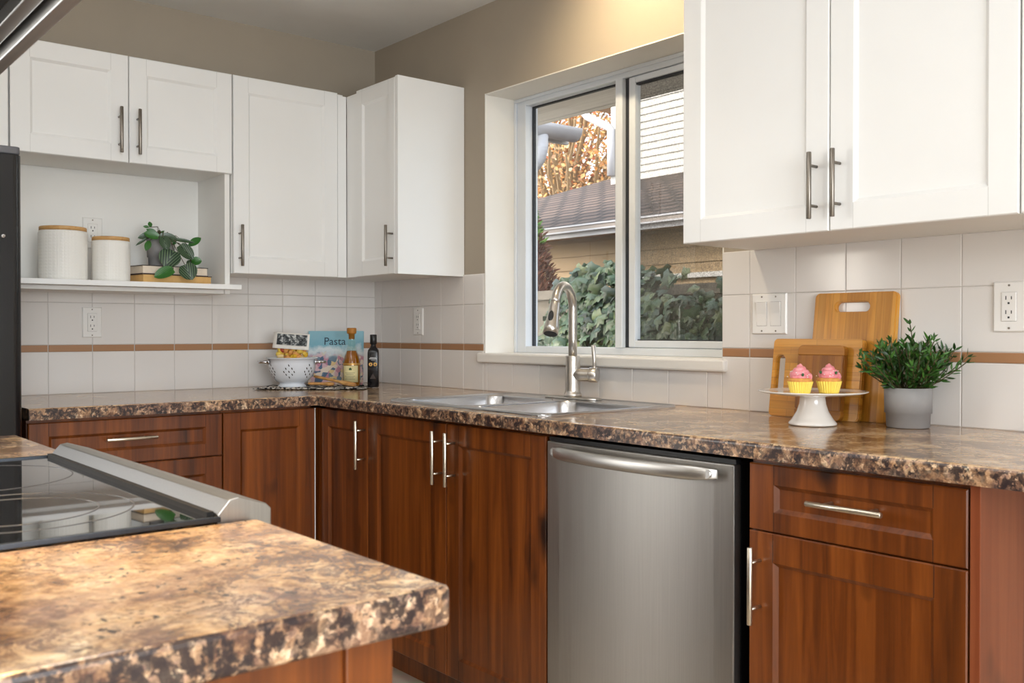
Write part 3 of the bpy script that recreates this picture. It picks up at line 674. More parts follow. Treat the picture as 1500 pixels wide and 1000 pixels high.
# ================================================================== outlets and switches
def wall_plate(name, label, cat, P, u0, u1, z0, z1, kind, group=None):
    """P(u, z, d)"""
    uc, zc = (u0+u1)/2, (z0+z1)/2
    t = thing(name, label, cat, P(uc, zc, .008), group)
    def R(a0, a1, b0, b1, d): return [P(a0, b0, d), P(a1, b0, d), P(a1, b1, d), P(a0, b1, d)]
    b = MB(); e = .003
    b.rings([R(u0, u1, z0, z1, .0085), R(u0, u1, z0, z1, .011), R(u0+e, u1-e, z0+e, z1-e, .0145)], 0, False); b.build('plate', 'plastic', t)
    if kind == 'outlet':
        w = .0165; h = .0335
        b = MB(); b.rings([R(uc-w-.0006, uc+w+.0006, zc-h-.0006, zc+h+.0006, .0140), R(uc-w-.0006, uc+w+.0006, zc-h-.0006, zc+h+.0006, .0146)], 0, False); b.build('insert_gap_shade', 'plate_gap_shade', t)
        b = MB(); b.rings([R(uc-w, uc+w, zc-h, zc+h, .014), R(uc-w, uc+w, zc-h, zc+h, .0160), R(uc-w+.001, uc+w-.001, zc-h+.001, zc+h-.001, .0168)], 0, False); ins = b.build('receptacle', 'plastic', t)
        b = MB()
        for s in (-.0165, .0165):
            for q, hh in ((-.0062, .0045), (.0062, .0036)):
                b.rings([R(uc+q-.0010, uc+q+.0010, zc+s+.001-hh+.003, zc+s+.001+hh+.003, .0165), R(uc+q-.0010, uc+q+.0010, zc+s+.001-hh+.003, zc+s+.001+hh+.003, .0171)], 0, False)
            b.rings([R(uc-.0022, uc+.0022, zc+s-.0105, zc+s-.006, .0165), R(uc-.0022, uc+.0022, zc+s-.0105, zc+s-.006, .0171)], 0, False)
        b.build('slots', 'black', ins)
    else:
        for s in (-.0235, .0235):
            w = .0165; h = .0335
            b = MB(); b.rings([R(uc+s-w-.0009, uc+s+w+.0009, zc-h-.0009, zc+h+.0009, .0140), R(uc+s-w-.0009, uc+s+w+.0009, zc-h-.0009, zc+h+.0009, .0147)], 0, False); b.build('rocker_gap_shade', 'plate_gap_shade', t)
            b = MB()
            q = [P(uc+s-w, zc-h, .0152), P(uc+s+w, zc-h, .0152), P(uc+s+w, zc, .0168), P(uc+s-w, zc, .0168), P(uc+s+w, zc+h, .021), P(uc+s-w, zc+h, .021),
                 P(uc+s-w, zc-h, .0142), P(uc+s+w, zc-h, .0142), P(uc+s+w, zc+h, .0142), P(uc+s-w, zc+h, .0142)]
            b.add(q, [(0, 1, 2, 3), (3, 2, 4, 5), (0, 6, 7, 1), (5, 4, 8, 9), (0, 3, 5, 9, 6), (1, 7, 8, 4, 2)])
            b.build('rocker', 'plastic', t)
    for u in ((uc,) if kind == 'outlet' else (uc-.0235, uc+.0235)):
        for z in (z0+.009, z1-.009):
            cc = Vector(P(u, z, .0143)); nn = (Vector(P(u, z, 1))-Vector(P(u, z, 0))).normalized(); MB().tube([cc, cc+nn*.0012], .0026, 10).build('screw', 'nickel', t)
    return t
PL = lambda u, z, d: (d, u, z)
PB = lambda u, z, d: (u, -d, z)
G_O = 'white duplex wall outlets'
wall_plate('wall_outlet', 'white outlet in the tiles under the open shelf niche', 'outlet', PL, -1.272, -1.202, 1.122, 1.236, 'outlet', G_O)
wall_plate('wall_outlet', 'white outlet inside the niche, half hidden behind the smaller canister', 'outlet', lambda u, z, d: (d+.0105, u, z), -1.272, -1.202, 1.455, 1.569, 'outlet', G_O)
wall_plate('wall_outlet', 'white outlet in the tiles between the room corner and the window', 'outlet', PB, .334, .404, 1.130, 1.244, 'outlet', G_O)
wall_plate('wall_outlet', 'white outlet at the right picture edge above the grey potted plant', 'outlet', PB, 2.772, 2.845, 1.143, 1.260, 'outlet', G_O)
wall_plate('light_switch', 'white double rocker light switch left of the cutting boards', 'switch', PB, 2.090, 2.206, 1.137, 1.252, 'switch')

# ================================================================== fridge
t = thing('refrigerator', 'black refrigerator at the left picture edge', 'refrigerator', (.4, -2.05, 0))
MB().box(.03, .68, -2.46, -1.645, .03, 1.655).build('cabinet_body', 'fridge', t, bevel=.004)
def fdoor(z0, z1):
    o_ = MB(); ys = [(-2.458, .685)]; pr_ = [(.685, -2.458), (.685, -1.640), (.735, -1.640)]
    for i in range(1, 9):
        a = math.pi/2*i/8; pr_.append((.735+.025*math.sin(a), -1.665+.025*math.cos(a)))
    pr_ += [(.760, -2.433), (.735, -2.458)]
    o_.prism(pr_, z0, z1); return o_.build('door', 'fridge', t, bevel=.0025)
d1 = fdoor(.66, 1.652); d2 = fdoor(.09, .650)
b = MB()
b.prism(rr2(.69, .755, -1.705, -1.643, .012), 1.653, 1.675); b.build('hinge_cap', plain('grey_hinge_cap', srgb(96, 96, 100), .5), t, bevel=.003)
MB().lathe((0, 0, 0), [(.006, 0), (.006, .002), (.003, .0035)], 14).build('screw', 'chrome', d1, world=False, xf=Matrix.Translation(Vector((.7602, -1.690, 1.416))-ORG[d1.name]) @ Matrix.Rotation(math.pi/2, 4, 'Y'))
MB().box(.70, .74, -2.45, -1.66, .012, .085).build('base_grille', 'black', t)
for x_ in (.08, .62):
    for y_ in (-2.4, -1.7): MB().lathe((x_, y_, 0), [(.02, 0), (.02, .04)], 12).build('foot', 'black', t)
pull(d1, (.758, -2.40, .8), (.758, -2.40, 1.4), (1, 0, 0), 'black', d=.05, r=.012)
pull(d2, (.758, -2.38, .58), (.758, -1.72, .58), (1, 0, 0), 'black', d=.05, r=.012)

# ================================================================== island
IX0, IX1, IY1, IY0 = 1.44, 3.092, -1.806, -2.62
RX0, RX1 = 1.922, 2.684
b = MB(); b.box(RX1+.002, IX1, IY0, IY1, .876, .914)
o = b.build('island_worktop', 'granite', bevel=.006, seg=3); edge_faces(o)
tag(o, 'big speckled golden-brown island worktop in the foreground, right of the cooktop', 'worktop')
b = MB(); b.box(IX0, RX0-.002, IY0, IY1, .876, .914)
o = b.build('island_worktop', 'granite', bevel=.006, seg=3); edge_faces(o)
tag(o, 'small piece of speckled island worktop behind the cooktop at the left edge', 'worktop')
t = thing('island_cabinet', 'cherry island cabinet under the foreground worktop', 'cabinet', (2.9, -2.2, 0), G_B)
MB().box(RX1+.004, 3.046, IY0+.03, -1.856, .10, .8755).box(RX1+.004, 2.98, IY0+.06, -1.92, 0, .10).build('carcass', 'cherry', t)
MB().box(3.047, 3.060, IY0+.03, -1.90, .02, .8755).build('side_board', 'cherry', t)
MB().box(3.047, 3.066, -1.90, -1.852, .0, .8755).build('corner_post', 'cherry', t, bevel=.002)
t = thing('island_cabinet', 'cherry island cabinet under the small worktop piece left of the range', 'cabinet', (1.7, -2.2, 0), G_B)
MB().box(IX0+.03, RX0-.004, IY0+.03, -1.85, .0, .8755).build('carcass', 'cherry', t)
front_ = door_mesh((RX0-.006, -1.829, BZ0), (-1, 0, 0), (0, 1, 0), RX0-.006-IX0-.03, .75).build('door', ['cherry', 'dark_gap'], t)
# ---- range
t = thing('kitchen_range', 'slide-in electric range with black glass cooktop and stainless control strip', 'range', ((RX0+RX1)/2, -2.2, 0))
MB().box(RX0, RX1, -2.56, -1.86, .02, .905).build('oven_body', 'black', t)
MB().box(RX0, RX1, -1.859, -1.822, .18, .86).build('oven_door', 'steel', t, bevel=.004)
pull(t, (RX0+.05, -1.825, .80), (RX1-.05, -1.825, .80), (0, 1, 0), 'steel_h', d=.045, r=.011, name='oven_handle')
b = MB(); b.box(RX0+.006, RX1-.006, -2.50, -1.858, .906, .918); g = b.build('cooktop_glass', 'cooktop', t, bevel=.002)
trimm = mk_steel('dark_trim', srgb(70, 74, 80), .3)
each([MB().box(RX0-.001, RX0+.006, -2.52, -1.853, .9145, .921), MB().box(RX1-.006, RX1+.001, -2.52, -1.853, .9145, .921)], 'side_trim', trimm, t, bevel=.001)
def ring(cx, cy, r, w=.0010):
    q = MB(); q.lathe((cx, cy, .91805), [(r-w, 0), (r-w, .0004), (r+w, .0004), (r+w, 0)], 96, cap0=False, cap1=False); q.build('burner_ring', 'steel_ring', g)
ring(2.13, -2.030, .152); ring(2.47, -2.035, .142); ring(2.47, -2.035, .100); ring(2.13, -2.33, .09); ring(2.47, -2.33, .12)
b = MB()   # control strip, profile in (y, z)
prof = [(-1.853, .905), (-1.853, .9215), (-1.838, .9385), (-1.826, .9405), (-1.790, .929), (-1.783, .922), (-1.783, .870), (-1.853, .870)]
b.prism(prof, RX0-.004, RX1-.010, axis='x'); b.build('control_strip', 'steel', t, bevel=.0015)
MB().box(RX0+.01, RX1-.02, -1.8625, -1.8536, .912, .9245).build('strip_seal', 'dark_gap', t)
for x_ in (RX0+.04, RX1-.04):
    for y_ in (-2.5, -1.92): MB().lathe((x_, y_, 0), [(.02, 0), (.02, .03)], 12).build('foot', 'black', t)
# ---- hood over the range
t = thing('range_hood', 'stainless range hood hanging in at the top left corner', 'range hood', (2.3, -2.22, 1.55))
hy1, hy0, hz = -1.970, -2.47, 1.55
b = MB(); b.box(RX0, RX1, hy1-.020, hy1, hz, hz+.06); b.box(RX0, RX1, hy0, hy0+.02, hz, hz+.06); b.box(RX0, RX0+.02, hy0+.02, hy1-.02, hz, hz+.06); b.box(RX1-.02, RX1, hy0+.02, hy1-.02, hz, hz+.06)
b.build('rim', 'steel_h', t, bevel=.002)
b = MB(); b.rings([[(RX0, hy0, hz+.06), (RX1, hy0, hz+.06), (RX1, hy1, hz+.06), (RX0, hy1, hz+.06)], [(2.14, -2.37, hz+.24), (2.46, -2.37, hz+.24), (2.46, -2.08, hz+.24), (2.14, -2.08, hz+.24)], [(2.14, -2.37, 2.417), (2.46, -2.37, 2.417), (2.46, -2.08, 2.417), (2.14, -2.08, 2.417)]], 0, False)
b.build('canopy', 'steel', t)
MB().box(RX0+.02, RX1-.02, hy0+.02, hy1-.020, hz+.035, hz+.055).build('underside', 'dark_gap', t)
MB().box(RX0+.03, RX1-.03, hy1-.048, hy1-.028, hz+.012, hz+.034).build('front_bar', 'steel', t, bevel=.002)
each([MB().box(RX0+.04, 2.29, hy0+.03, hy1-.105, hz+.016, hz+.036), MB().box(2.31, RX1-.04, hy0+.03, hy1-.105, hz+.016, hz+.036)], 'grease_filter', 'steel', t, bevel=.003)
for x_ in (2.04, 2.56): MB().lathe((x_, hy1-.060, hz+.030), [(.028, 0), (.03, .006)], 20).build('lamp_lens', 'lens', t)

# ================================================================== niche objects
SZ = 1.3215
def canister(label, c, r, h):
    t = thing('canister', label, 'canister', c, 'white canisters with wooden lids')
    MB().lathe(c, [(r*.94, 0), (r*.985, .004), (r, .012), (r, h-.008), (r*.97, h), (r*.9, h)], 56).build('jar', 'canister', t)
    l = MB().lathe(c, [(r*.88, h), (r*.97, h+.0005), (r*.97, h+.012), (r*.95, h+.014)], 48).build('lid', 'lidwood', t)
canister('larger white canister with wooden lid, next to the fridge', (.20, -1.386, SZ), .079, .172)
canister('smaller white canister with wooden lid, next to the books', (.21, -1.228, SZ), .065, .146)
def book(label, c, w, d, h, rz, pm):
    t = thing('book', label, 'book', c, 'books lying under the trailing plant', (0, 0, rz))
    MB().box(-w/2+.003, w/2-.003, -d/2+.003, d/2-.003, .0025, h-.0025).build('pages', pm, t, world=False)
    b = MB(); b.box(-w/2, w/2, -d/2, d/2, 0, .0025); b.box(-w/2, w/2, -d/2, d/2, h-.0025, h); b.box(-w/2, -w/2+.003, -d/2, d/2, .0025, h-.0025)
    b.build('cover', 'bookcover', t, world=False)
book('tan-edged book at the bottom of the pair in the niche', (.165, -1.005, SZ), .150, .275, .033, math.radians(8), 'page_tan')
book('cream-edged book lying on the tan one, under the trailing plant', (.160, -1.010, SZ+.0332), .145, .262, .032, math.radians(8), 'page')

def leaf_mesh(mb, c, L, Wd, ang, nrm, up, curl=.15, heart=False, mi=0, n=8):
    """broad leaf, petiole end at c, pointing at angle ang in the (side, up) plane facing nrm"""
    c = Vector(c); nrm = Vector(nrm).normalized(); upv = Vector(up).normalized(); sd = upv.cross(nrm).normalized(); upv = nrm.cross(sd)
    dr = sd*math.cos(ang)+upv*math.sin(ang); cr = -sd*math.sin(ang)+upv*math.cos(ang)
    rows = []; uv = []
    for i in range(n+1):
        t_ = i/n; wv = (math.sin(math.pi*min(1, t_*.93+.06))**.75)*Wd/2 if not heart else (math.sin(math.pi*(t_*.86+.13))**.6)*Wd/2
        if t_ > .999: wv = .0006
        row = []
        for k in (-1, -.6, 0, .6, 1):
            p = c+dr*(t_*L)+cr*(k*wv)+nrm*(abs(k)**1.5*wv*.25-curl*L*(t_-.4)**2)
            row.append(p); uv.append((.5+k*.5*wv/(Wd/2+1e-6), t_))
        rows.append(row)
    b0 = len(mb.v)
    for r in rows: mb.v += [tuple(p) for p in r]
    for i in range(n):
        for k in range(4):
            a = b0+i*5+k; mb.f.append([a, a+1, a+6, a+5]); mb.m.append(mi); mb.sm.append(True)
    if not hasattr(mb, 'uv'): mb.uv = {}
    for j, u in enumerate(uv): mb.uv[b0+j] = u
def apply_uv(o, mb):
    me = o.data; l = me.uv_layers.new(name='UVMap')
    if not hasattr(mb, 'uv'): return
    for lp in me.loops: l.data[lp.index].uv = mb.uv.get(lp.vertex_index, (.5, .5))
# trailing plant on the books
pc = (.17, -1.035, SZ+.0655)
t = thing('potted_plant', 'trailing striped-leaf plant in a small grey pot on the books', 'plant', pc)
MB().lathe(pc, [(.040, 0), (.043, .003), (.045, .034), (.049, .035), (.051, .105), (.047, .105), (.045, .09)], 40, cap1=False).build('pot', 'potgrey', t)
MB().lathe((pc[0], pc[1], pc[2]+.088), [(.046, 0), (.044, .004), (.02, .008)], 24).build('soil', 'soil', t)
nv = Vector((.90, -.30, .15)); upz = (0, 0, 1)
S = 1/398.0
def PP(px, py, x=.24):
    """niche position from the leaf chart: across (y) and height (z) at distance x from the wall"""
    u = (px-234.)*S; v = (388.-py)*S
    return Vector((x, -1.045+u*1.02, SZ+.0655+v))
leaves = [ # base px,py  length,width(px) angle(deg) x-depth material heart
    (231, 341, 16, 9, 150, .18, 1, 0), (223, 330, 9, 6, 95, .17, 1, 0), (221, 330, 8, 4, 175, .17, 1, 0),
    (222, 342, 20, 10, 195, .20, 0, 0), (214, 348, 18, 4, 215, .20, 0, 0), (215, 352, 16, 9, 250, .22, 1, 0),
    (228, 345, 26, 14, -8, .225, 0, 1), (230, 346, 20, 15, -70, .25, 0, 1), (233, 341, 12, 4, 35, .17, 1, 0), (236, 342, 10, 3, 10, .17, 0, 0),
    (243, 366, 27, 30, -115, .265, 0, 1), (240, 394, 28, 17, 205, .285, 1, 1), (254, 357, 27, 19, -50, .25, 0, 1),
    (272, 356, 22, 11, 38, .22, 1, 0), (246, 347, 32, 6, -8, .22, 0, 0), (273, 380, 14, 13, 5, .24, 1, 1), (257, 386, 24, 25, -65, .28, 0, 1), (274, 378, 12, 9, 235, .235, 0, 0),
    (226, 346, 20, 12, 165, .235, 1, 1), (238, 347, 18, 10, -20, .20, 1, 1)]
lm = [MB(), MB()]
st = MB()
for k, (px, py, L, Wd, a, x, mi, ht) in enumerate(leaves):
    base = PP(px, py, x); random.seed(k); n2 = nv+Vector((random.uniform(-.1, .1), random.uniform(-.2, .2), random.uniform(-.1, .25)))
    leaf_mesh(lm[mi], base, L*S*1.05, Wd*S*1.05, math.radians(a), n2, upz, heart=bool(ht))
    o0 = Vector((pc[0]+random.uniform(-.02, .02), pc[1]+random.uniform(-.02, .02), pc[2]+.09)); mid = (o0+base)/2+Vector((.02, 0, .03))
    st.tube([o0, o0.lerp(mid, .6)+Vector((0, 0, .008)), mid, base], .0013, 6)
for i, nm in ((0, 'pep_dark'), (1, 'pep_green')):
    o = lm[i].build('leaves', nm, t); apply_uv(o, lm[i])
st.build('stems', 'stem', t)

# ================================================================== corner still life
# cloth
c0 = (.235, -.50, .9145)
mb = MB(); n1, n2 = 40, 30; ca, sa = math.cos(math.radians(50)), math.sin(math.radians(50))
for i in range(n1+1):
    for j in range(n2+1):
        u = (i/n1-.5)*.44; v = (j/n2-.5)*.25
        wv = .5+.5*mnoise.noise(Vector((u*14, v*14, 2.0)))
        e = min(1, 6*min(i/n1, 1-i/n1, j/n2, 1-j/n2)+.35)
        edge = .016*mnoise.noise(Vector((u*22, v*22, 7.0)))
        x = .255+ (u*ca - v*sa)+edge*.6; y = -.440+(u*sa+v*ca)+edge
        inside = ((x-.217)**2+(y+.523)**2 < .080**2) or ((x-.30)**2+(y+.296)**2 < .055**2) or ((x-.37)**2+(y+.24)**2 < .045**2)
        zz = .9146+.0014+ (0 if inside else .014*wv*e)
        mb.v.append((x, y, zz))
for i in range(n1):
    for j in range(n2):
        a = i*(n2+1)+j; mb.f.append([a, a+1, a+n2+2, a+n2+1]); mb.m.append(0); mb.sm.append(True)
o = mb.build('table_cloth', 'cloth'); md = o.modifiers.new('thick', 'SOLIDIFY'); md.thickness = .0012; md.offset = -1
tag(o, 'rumpled black and white woven cloth on the worktop under the colander', 'cloth')
# colander
cc = (.217, -.523, .9165)
t = thing('colander', 'white enamel colander with two metal handles in the corner', 'colander', cc)
prof = [(.058, 0), (.061, .002), (.053, .014), (.046, .020), (.060, .026), (.078, .044), (.090, .070), (.0945, .100), (.096, .118), (.103, .120), (.104, .123), (.095, .124), (.0925, .118), (.091, .098), (.086, .070), (.074, .046), (.056, .030), (.02, .027)]
MB().lathe(cc, prof, 64).build('bowl', 'enamel', t)
b = MB()
vd = math.atan2(-2.3189-cc[1], 3.8015-cc[0])
def wall_r(z):
    for (r0, z0), (r1, z1) in zip(prof[4:8], prof[5:9]):
        if z0 <= z <= z1: return r0+(r1-r0)*(z-z0)/(z1-z0), math.atan2(z1-z0, r1-r0)
    return .09, 1.4
for dc in (-62, 0-8, 46, 100, 154, 208):
    b = MB()
    for (du, zz) in ((0, .094), (-7.5, .081), (7.5, .081), (-13, .068), (0, .069), (13, .068), (-8, .057), (8, .057), (0, .046)):
        a = vd+math.radians(dc+du); r, sl = wall_r(zz); r += .0004
        nrm = Vector((math.cos(a)*math.sin(sl), math.sin(a)*math.sin(sl), -math.cos(sl))); tg = Vector((-math.sin(a), math.cos(a), 0)); up2 = nrm.cross(tg)*-1
        p = Vector((cc[0]+r*math.cos(a), cc[1]+r*math.sin(a), cc[2]+zz))
        q = [p+tg*(math.cos(w_)*.0022)+up2*(math.sin(w_)*.0048)+tg*(math.sin(w_)*.0015) for w_ in [2*math.pi*j/8 for j in range(8)]]
        b.rings([[x-nrm*.001 for x in q], [x+nrm*.0003 for x in q]], 0, False)
    b.build('drain_holes', 'black', t)
for s in (-1, 1):
    a = vd+s*math.radians(84); dr = Vector((math.cos(a), math.sin(a), 0)); tg = Vector((-math.sin(a), math.cos(a), 0)); p0 = Vector(cc)+Vector((0, 0, .106))+dr*.0945
    b = MB(); b.tube([p0-tg*.026, p0-tg*.026+dr*.018, p0-tg*.016+dr*.034, p0+dr*.038, p0+tg*.016+dr*.034, p0+tg*.026+dr*.018, p0+tg*.026], .0055, 10)
    for q in (-1, 1): b.tube([p0+tg*.026*q-dr*.002, p0+tg*.026*q+dr*.004], .011, 10)
    b.build('handle', 'chrome', t)
# pasta bag standing in the colander
rv = Vector((.634, .773, 0)); fv = Vector((.773, -.634, 0))     # across and towards the viewer side
bc = Vector(cc)+Vector((0, 0, .03))
t = thing('pasta_bag', 'clear bag of coloured pasta with a black and white paper label, in the colander', 'food bag', bc)
b = MB(); rs = []
for i in range(12):
    u = i/11; z = .10*u+.085*max(0, u-.5)*1.2; w = .066*(1-.15*u); d = .045*(1-u*.93)+.002
    if u < .15: w *= .8
    rs.append([bc+rv*(w*math.cos(a))+fv*(d*math.sin(a)*abs(math.sin(a))**.2)+Vector((0, 0, z)) for a in [2*math.pi*j/20 for j in range(20)]])
b.rings(rs, 0, True); b.build('film', 'bag_film', t)
b = MB(); random.seed(3)
for k in range(96):
    x_, y_, z_ = random.uniform(-.058, .058), random.uniform(-.026, .034), random.uniform(.02, .134)
    y_ *= (1-.5*(z_/.11)); p = bc+rv*x_+fv*y_+Vector((0, 0, z_)); dd = Vector((random.uniform(-1, 1), random.uniform(-1, 1), random.uniform(-.6, .6))).normalized()
    b.tube([p-dd*.013, p-dd*.006, p+dd*.006, p+dd*.013], [.007, .0095, .0095, .007], 8)
b.build('pasta', 'pasta', t)['kind'] = 'stuff'
def quad_sheet(P0, U, V, w, h, bend, off):
    mbq = MB(); n = 8
    for i in range(n+1):
        for j in range(5):
            v_ = j/4; u_ = i/n
            mbq.v.append(tuple(P0+U*(w*(u_-.5))+V*(h*v_)+off*(bend*(1-v_)**2-.0*u_)))
    for i in range(n):
        for j in range(4):
            a = i*5+j; mbq.f.append([a, a+5, a+6, a+1]); mbq.m.append(0); mbq.sm.append(True)
    return mbq
tilt = (Vector((0, 0, 1))-fv*.25).normalized(); U_ = (rv+Vector((0, 0, -.07))).normalized()
lab = quad_sheet(bc+fv*.020+Vector((0, 0, .128)), U_, tilt, .146, .066, .010, fv).build('label', 'paper', t)
md = lab.modifiers.new('t', 'SOLIDIFY'); md.thickness = .0008
lb2 = quad_sheet(bc+fv*.0215+rv*.004+Vector((0, 0, .143)), U_, tilt, .122, .045, .006, fv).build('label_picture', 'photo', lab)
# cookbook
A, B_ = Vector((.045, -.365, .9165)), Vector((.198, -.185, .9165)); ctr = (A+B_)/2+Vector((0, 0, .0)); wB = (B_-A).length
rz = math.atan2(B_.y-A.y, B_.x-A.x)
t = thing('cookbook', 'pale blue cookbook titled Pasta standing behind the oil bottle', 'book', ctr, None, (math.radians(-6), 0, rz))
MB().box(-wB/2+.002, wB/2-.003, .003, .016, .003, .229).build('pages', 'paper', t, world=False)
b = MB(); b.box(-wB/2, wB/2, 0, .003, 0, .232, 0); b.box(-wB/2, wB/2, .016, .019, 0, .232, 0); b.box(-wB/2-.001, -wB/2+.002, .003, .016, 0, .232, 0)
cov = b.build('cover', 'cover', t, world=False)
def text(parent, s, size, loc, mat, rot=(math.pi/2, 0, 0), ext=.0003, name='lettering', align='CENTER'):
    cu = bpy.data.curves.new(name, 'FONT'); cu.body = s; cu.size = size; cu.extrude = ext; cu.align_x = align; cu.align_y = 'CENTER'
    o = bpy.data.objects.new(name, cu); COL.objects.link(o); bpy.context.view_layer.update()
    me = bpy.data.meshes.new_from_object(o.evaluated_get(bpy.context.evaluated_depsgraph_get())); bpy.data.objects.remove(o)
    o = bpy.data.objects.new(name, me); COL.objects.link(o); o.parent = parent; o.location = loc; o.rotation_euler = rot; me.materials.clear(); me.materials.append(M[mat]); return o
text(cov, 'Pasta', .046, (-.004, -.0006, .186), 'inkblack')
# oil bottle
oc = (.30, -.296, .917)
t = thing('oil_bottle', 'clear bottle of golden oil with a cork and cream label', 'bottle', oc)
pb = [(.034, 0), (.037, .004), (.0375, .02), (.0375, .085), (.036, .102), (.030, .128), (.021, .152), (.0155, .172), (.0135, .200), (.0135, .210), (.0155, .211), (.0155, .218)]
MB().lathe(oc, pb, 40, cap1=False).build('glass', 'bottle_glass', t)
MB().lathe(oc, [(.032, .004), (.0345, .008), (.0350, .085), (.0335, .101), (.0275, .127), (.019, .149)], 36).build('oil', 'oil', t)
MB().lathe(oc, [(.0120, .196), (.0125, .218), (.0185, .219), (.0195, .224), (.0195, .240), (.0175, .243)], 28).build('cork', 'cork', t)
def arc_label(c, r, a0, a1, z0, z1, n=14):
    q = MB(); rs = [[], []]
    for i in range(n+1):
        a = a0+(a1-a0)*i/n
        for k, z in enumerate((z0, z1)): rs[k].append((c[0]+r*math.cos(a), c[1]+r*math.sin(a), c[2]+z))
    q.rings(rs, 0, True, False, False, closed=False); return q
va = math.atan2(-2.3189-oc[1], 3.8015-oc[0])
lb = arc_label(oc, .0381, va-1.05, va+.75, .020, .088).build('label', 'label', t)
md = lb.modifiers.new('t', 'SOLIDIFY'); md.thickness = .0004
arc_label(oc, .0380, va-1.2, va+1.2, .0905, .098).build('neck_band', 'gold', t)
b = MB(); pv = Vector((math.cos(va-.15), math.sin(va-.15), 0)); tv = Vector((-pv.y, pv.x, 0)); p = Vector(oc)+pv*.0387+Vector((0, 0, .072))
for a_, L in ((90, .009), (35, .008), (145, .008), (-20, .006), (200, .006)):
    dd = tv*math.cos(math.radians(a_))+Vector((0, 0, 1))*math.sin(math.radians(a_)); pp = dd.cross(pv)
    b.add([p, p+dd*L*.55+pp*L*.32, p+dd*L, p+dd*L*.55-pp*L*.32], [(0, 1, 2, 3)])
b.build('leaf_emblem', 'greenink', lb)
b = MB()
for k, z in enumerate((.058, .052, .044, .038, .032)):
    arc = arc_label(oc, .0388, va-.75+.1*(k % 2), va+.35-.15*(k % 2), z, z+.0012, 8); b0 = len(b.v); b.v += arc.v; b.f += [[i+b0 for i in f] for f in arc.f]; b.m += arc.m; b.sm += arc.sm
b.build('print_lines', 'inkblack', lb)
# dark vinegar bottle (square)
bc2 = (.372, -.236, .9165); rz2 = math.radians(-36)
t = thing('vinegar_bottle', 'tall square black bottle with gold emblems at the corner', 'bottle', bc2, None, (0, 0, rz2))
b = MB(); rs = []
for hw, z, r in ((.0205, 0, .004), (.0225, .003, .005), (.0225, .142, .006), (.021, .152, .010), (.013, .164, .0125), (.0105, .172, .0103), (.0105, .190, .0103)):
    rs.append(rrect(-hw, hw, -hw, hw, r, z, 4))
b.rings(rs, 0, True); bt = b.build('glass', 'darkbottle', t, world=False)
MB().lathe((0, 0, 0), [(.0125, .176), (.0140, .178), (.0140, .214), (.012, .216)], 24).build('cap', 'black', t, world=False)
# label print on the face turned to the camera (+x local)
RX_ = (math.pi/2, 0, math.pi/2)
for s in (-.0095, .0095):
    b = MB(); rs = [[(.0226+e, s+.0075*math.cos(a)*k, .094+.0075*math.sin(a)*k) for a in [2*math.pi*j/18 for j in range(18)]] for e, k in ((0, 1), (.0004, 1))]
    b.rings(rs, 0, False); b.build('emblem', 'gold', bt)
for s in (-.0095, .0095): MB().add([(.0232, s-.004, .0905), (.0232, s+.004, .0905), (.0232, s, .0985)], [(0, 1, 2)]).build('emblem_mark', 'black', bt)
b = MB(); b.box(.0224, .0229, -.012, .012, .121, .1225); b.box(.0224, .0229, -.015, .015, .1155, .1185); b.box(.0224, .0229, -.008, .008, .1105, .1115); b.build('print_lines', 'whiteink', bt)
b = MB(); b.add([(.0229, -.012, .035), (.0229, .012, .035), (.0229, .0, .058)], [(0, 1, 2)]); b.build('gold_picture', 'bookcover', bt)
# wooden spoons
def spoon(label, base, rz, rx, L, bowl_at_end=True):
    t = thing('wooden_spoon', label, 'spoon', base, 'wooden spoons by the oil bottle', (0, rx, rz))
    b = MB(); rs = []
    n = 22
    for i in range(n+1):
        u = i/n; x = u*L
        if u < .62: w, h = .0080+.002*u, .0060
        else:
            q = (u-.62)/.38; w = .009+.020*math.sin(math.pi*min(1, q*.93+.02))**.8; h = .006+.003*math.sin(math.pi*q)
        if i in (0, n): w *= .4; h *= .5
        rs.append([(x, w*math.cos(a), h*math.sin(a)) for a in [2*math.pi*j/12 for j in range(12)]])
    b.rings(rs, 0, True); b.build('spoon_body', 'spoonwood', t, world=False); return t
spoon('wooden spoon with its long handle raised on the cloth, bowl towards the sink', (.235, -.435, .962), math.radians(29), math.radians(9.5), .200)
spoon('short wooden spoon lying beside the colander foot', (.290, -.490, .9360), math.radians(52), math.radians(1), .105)

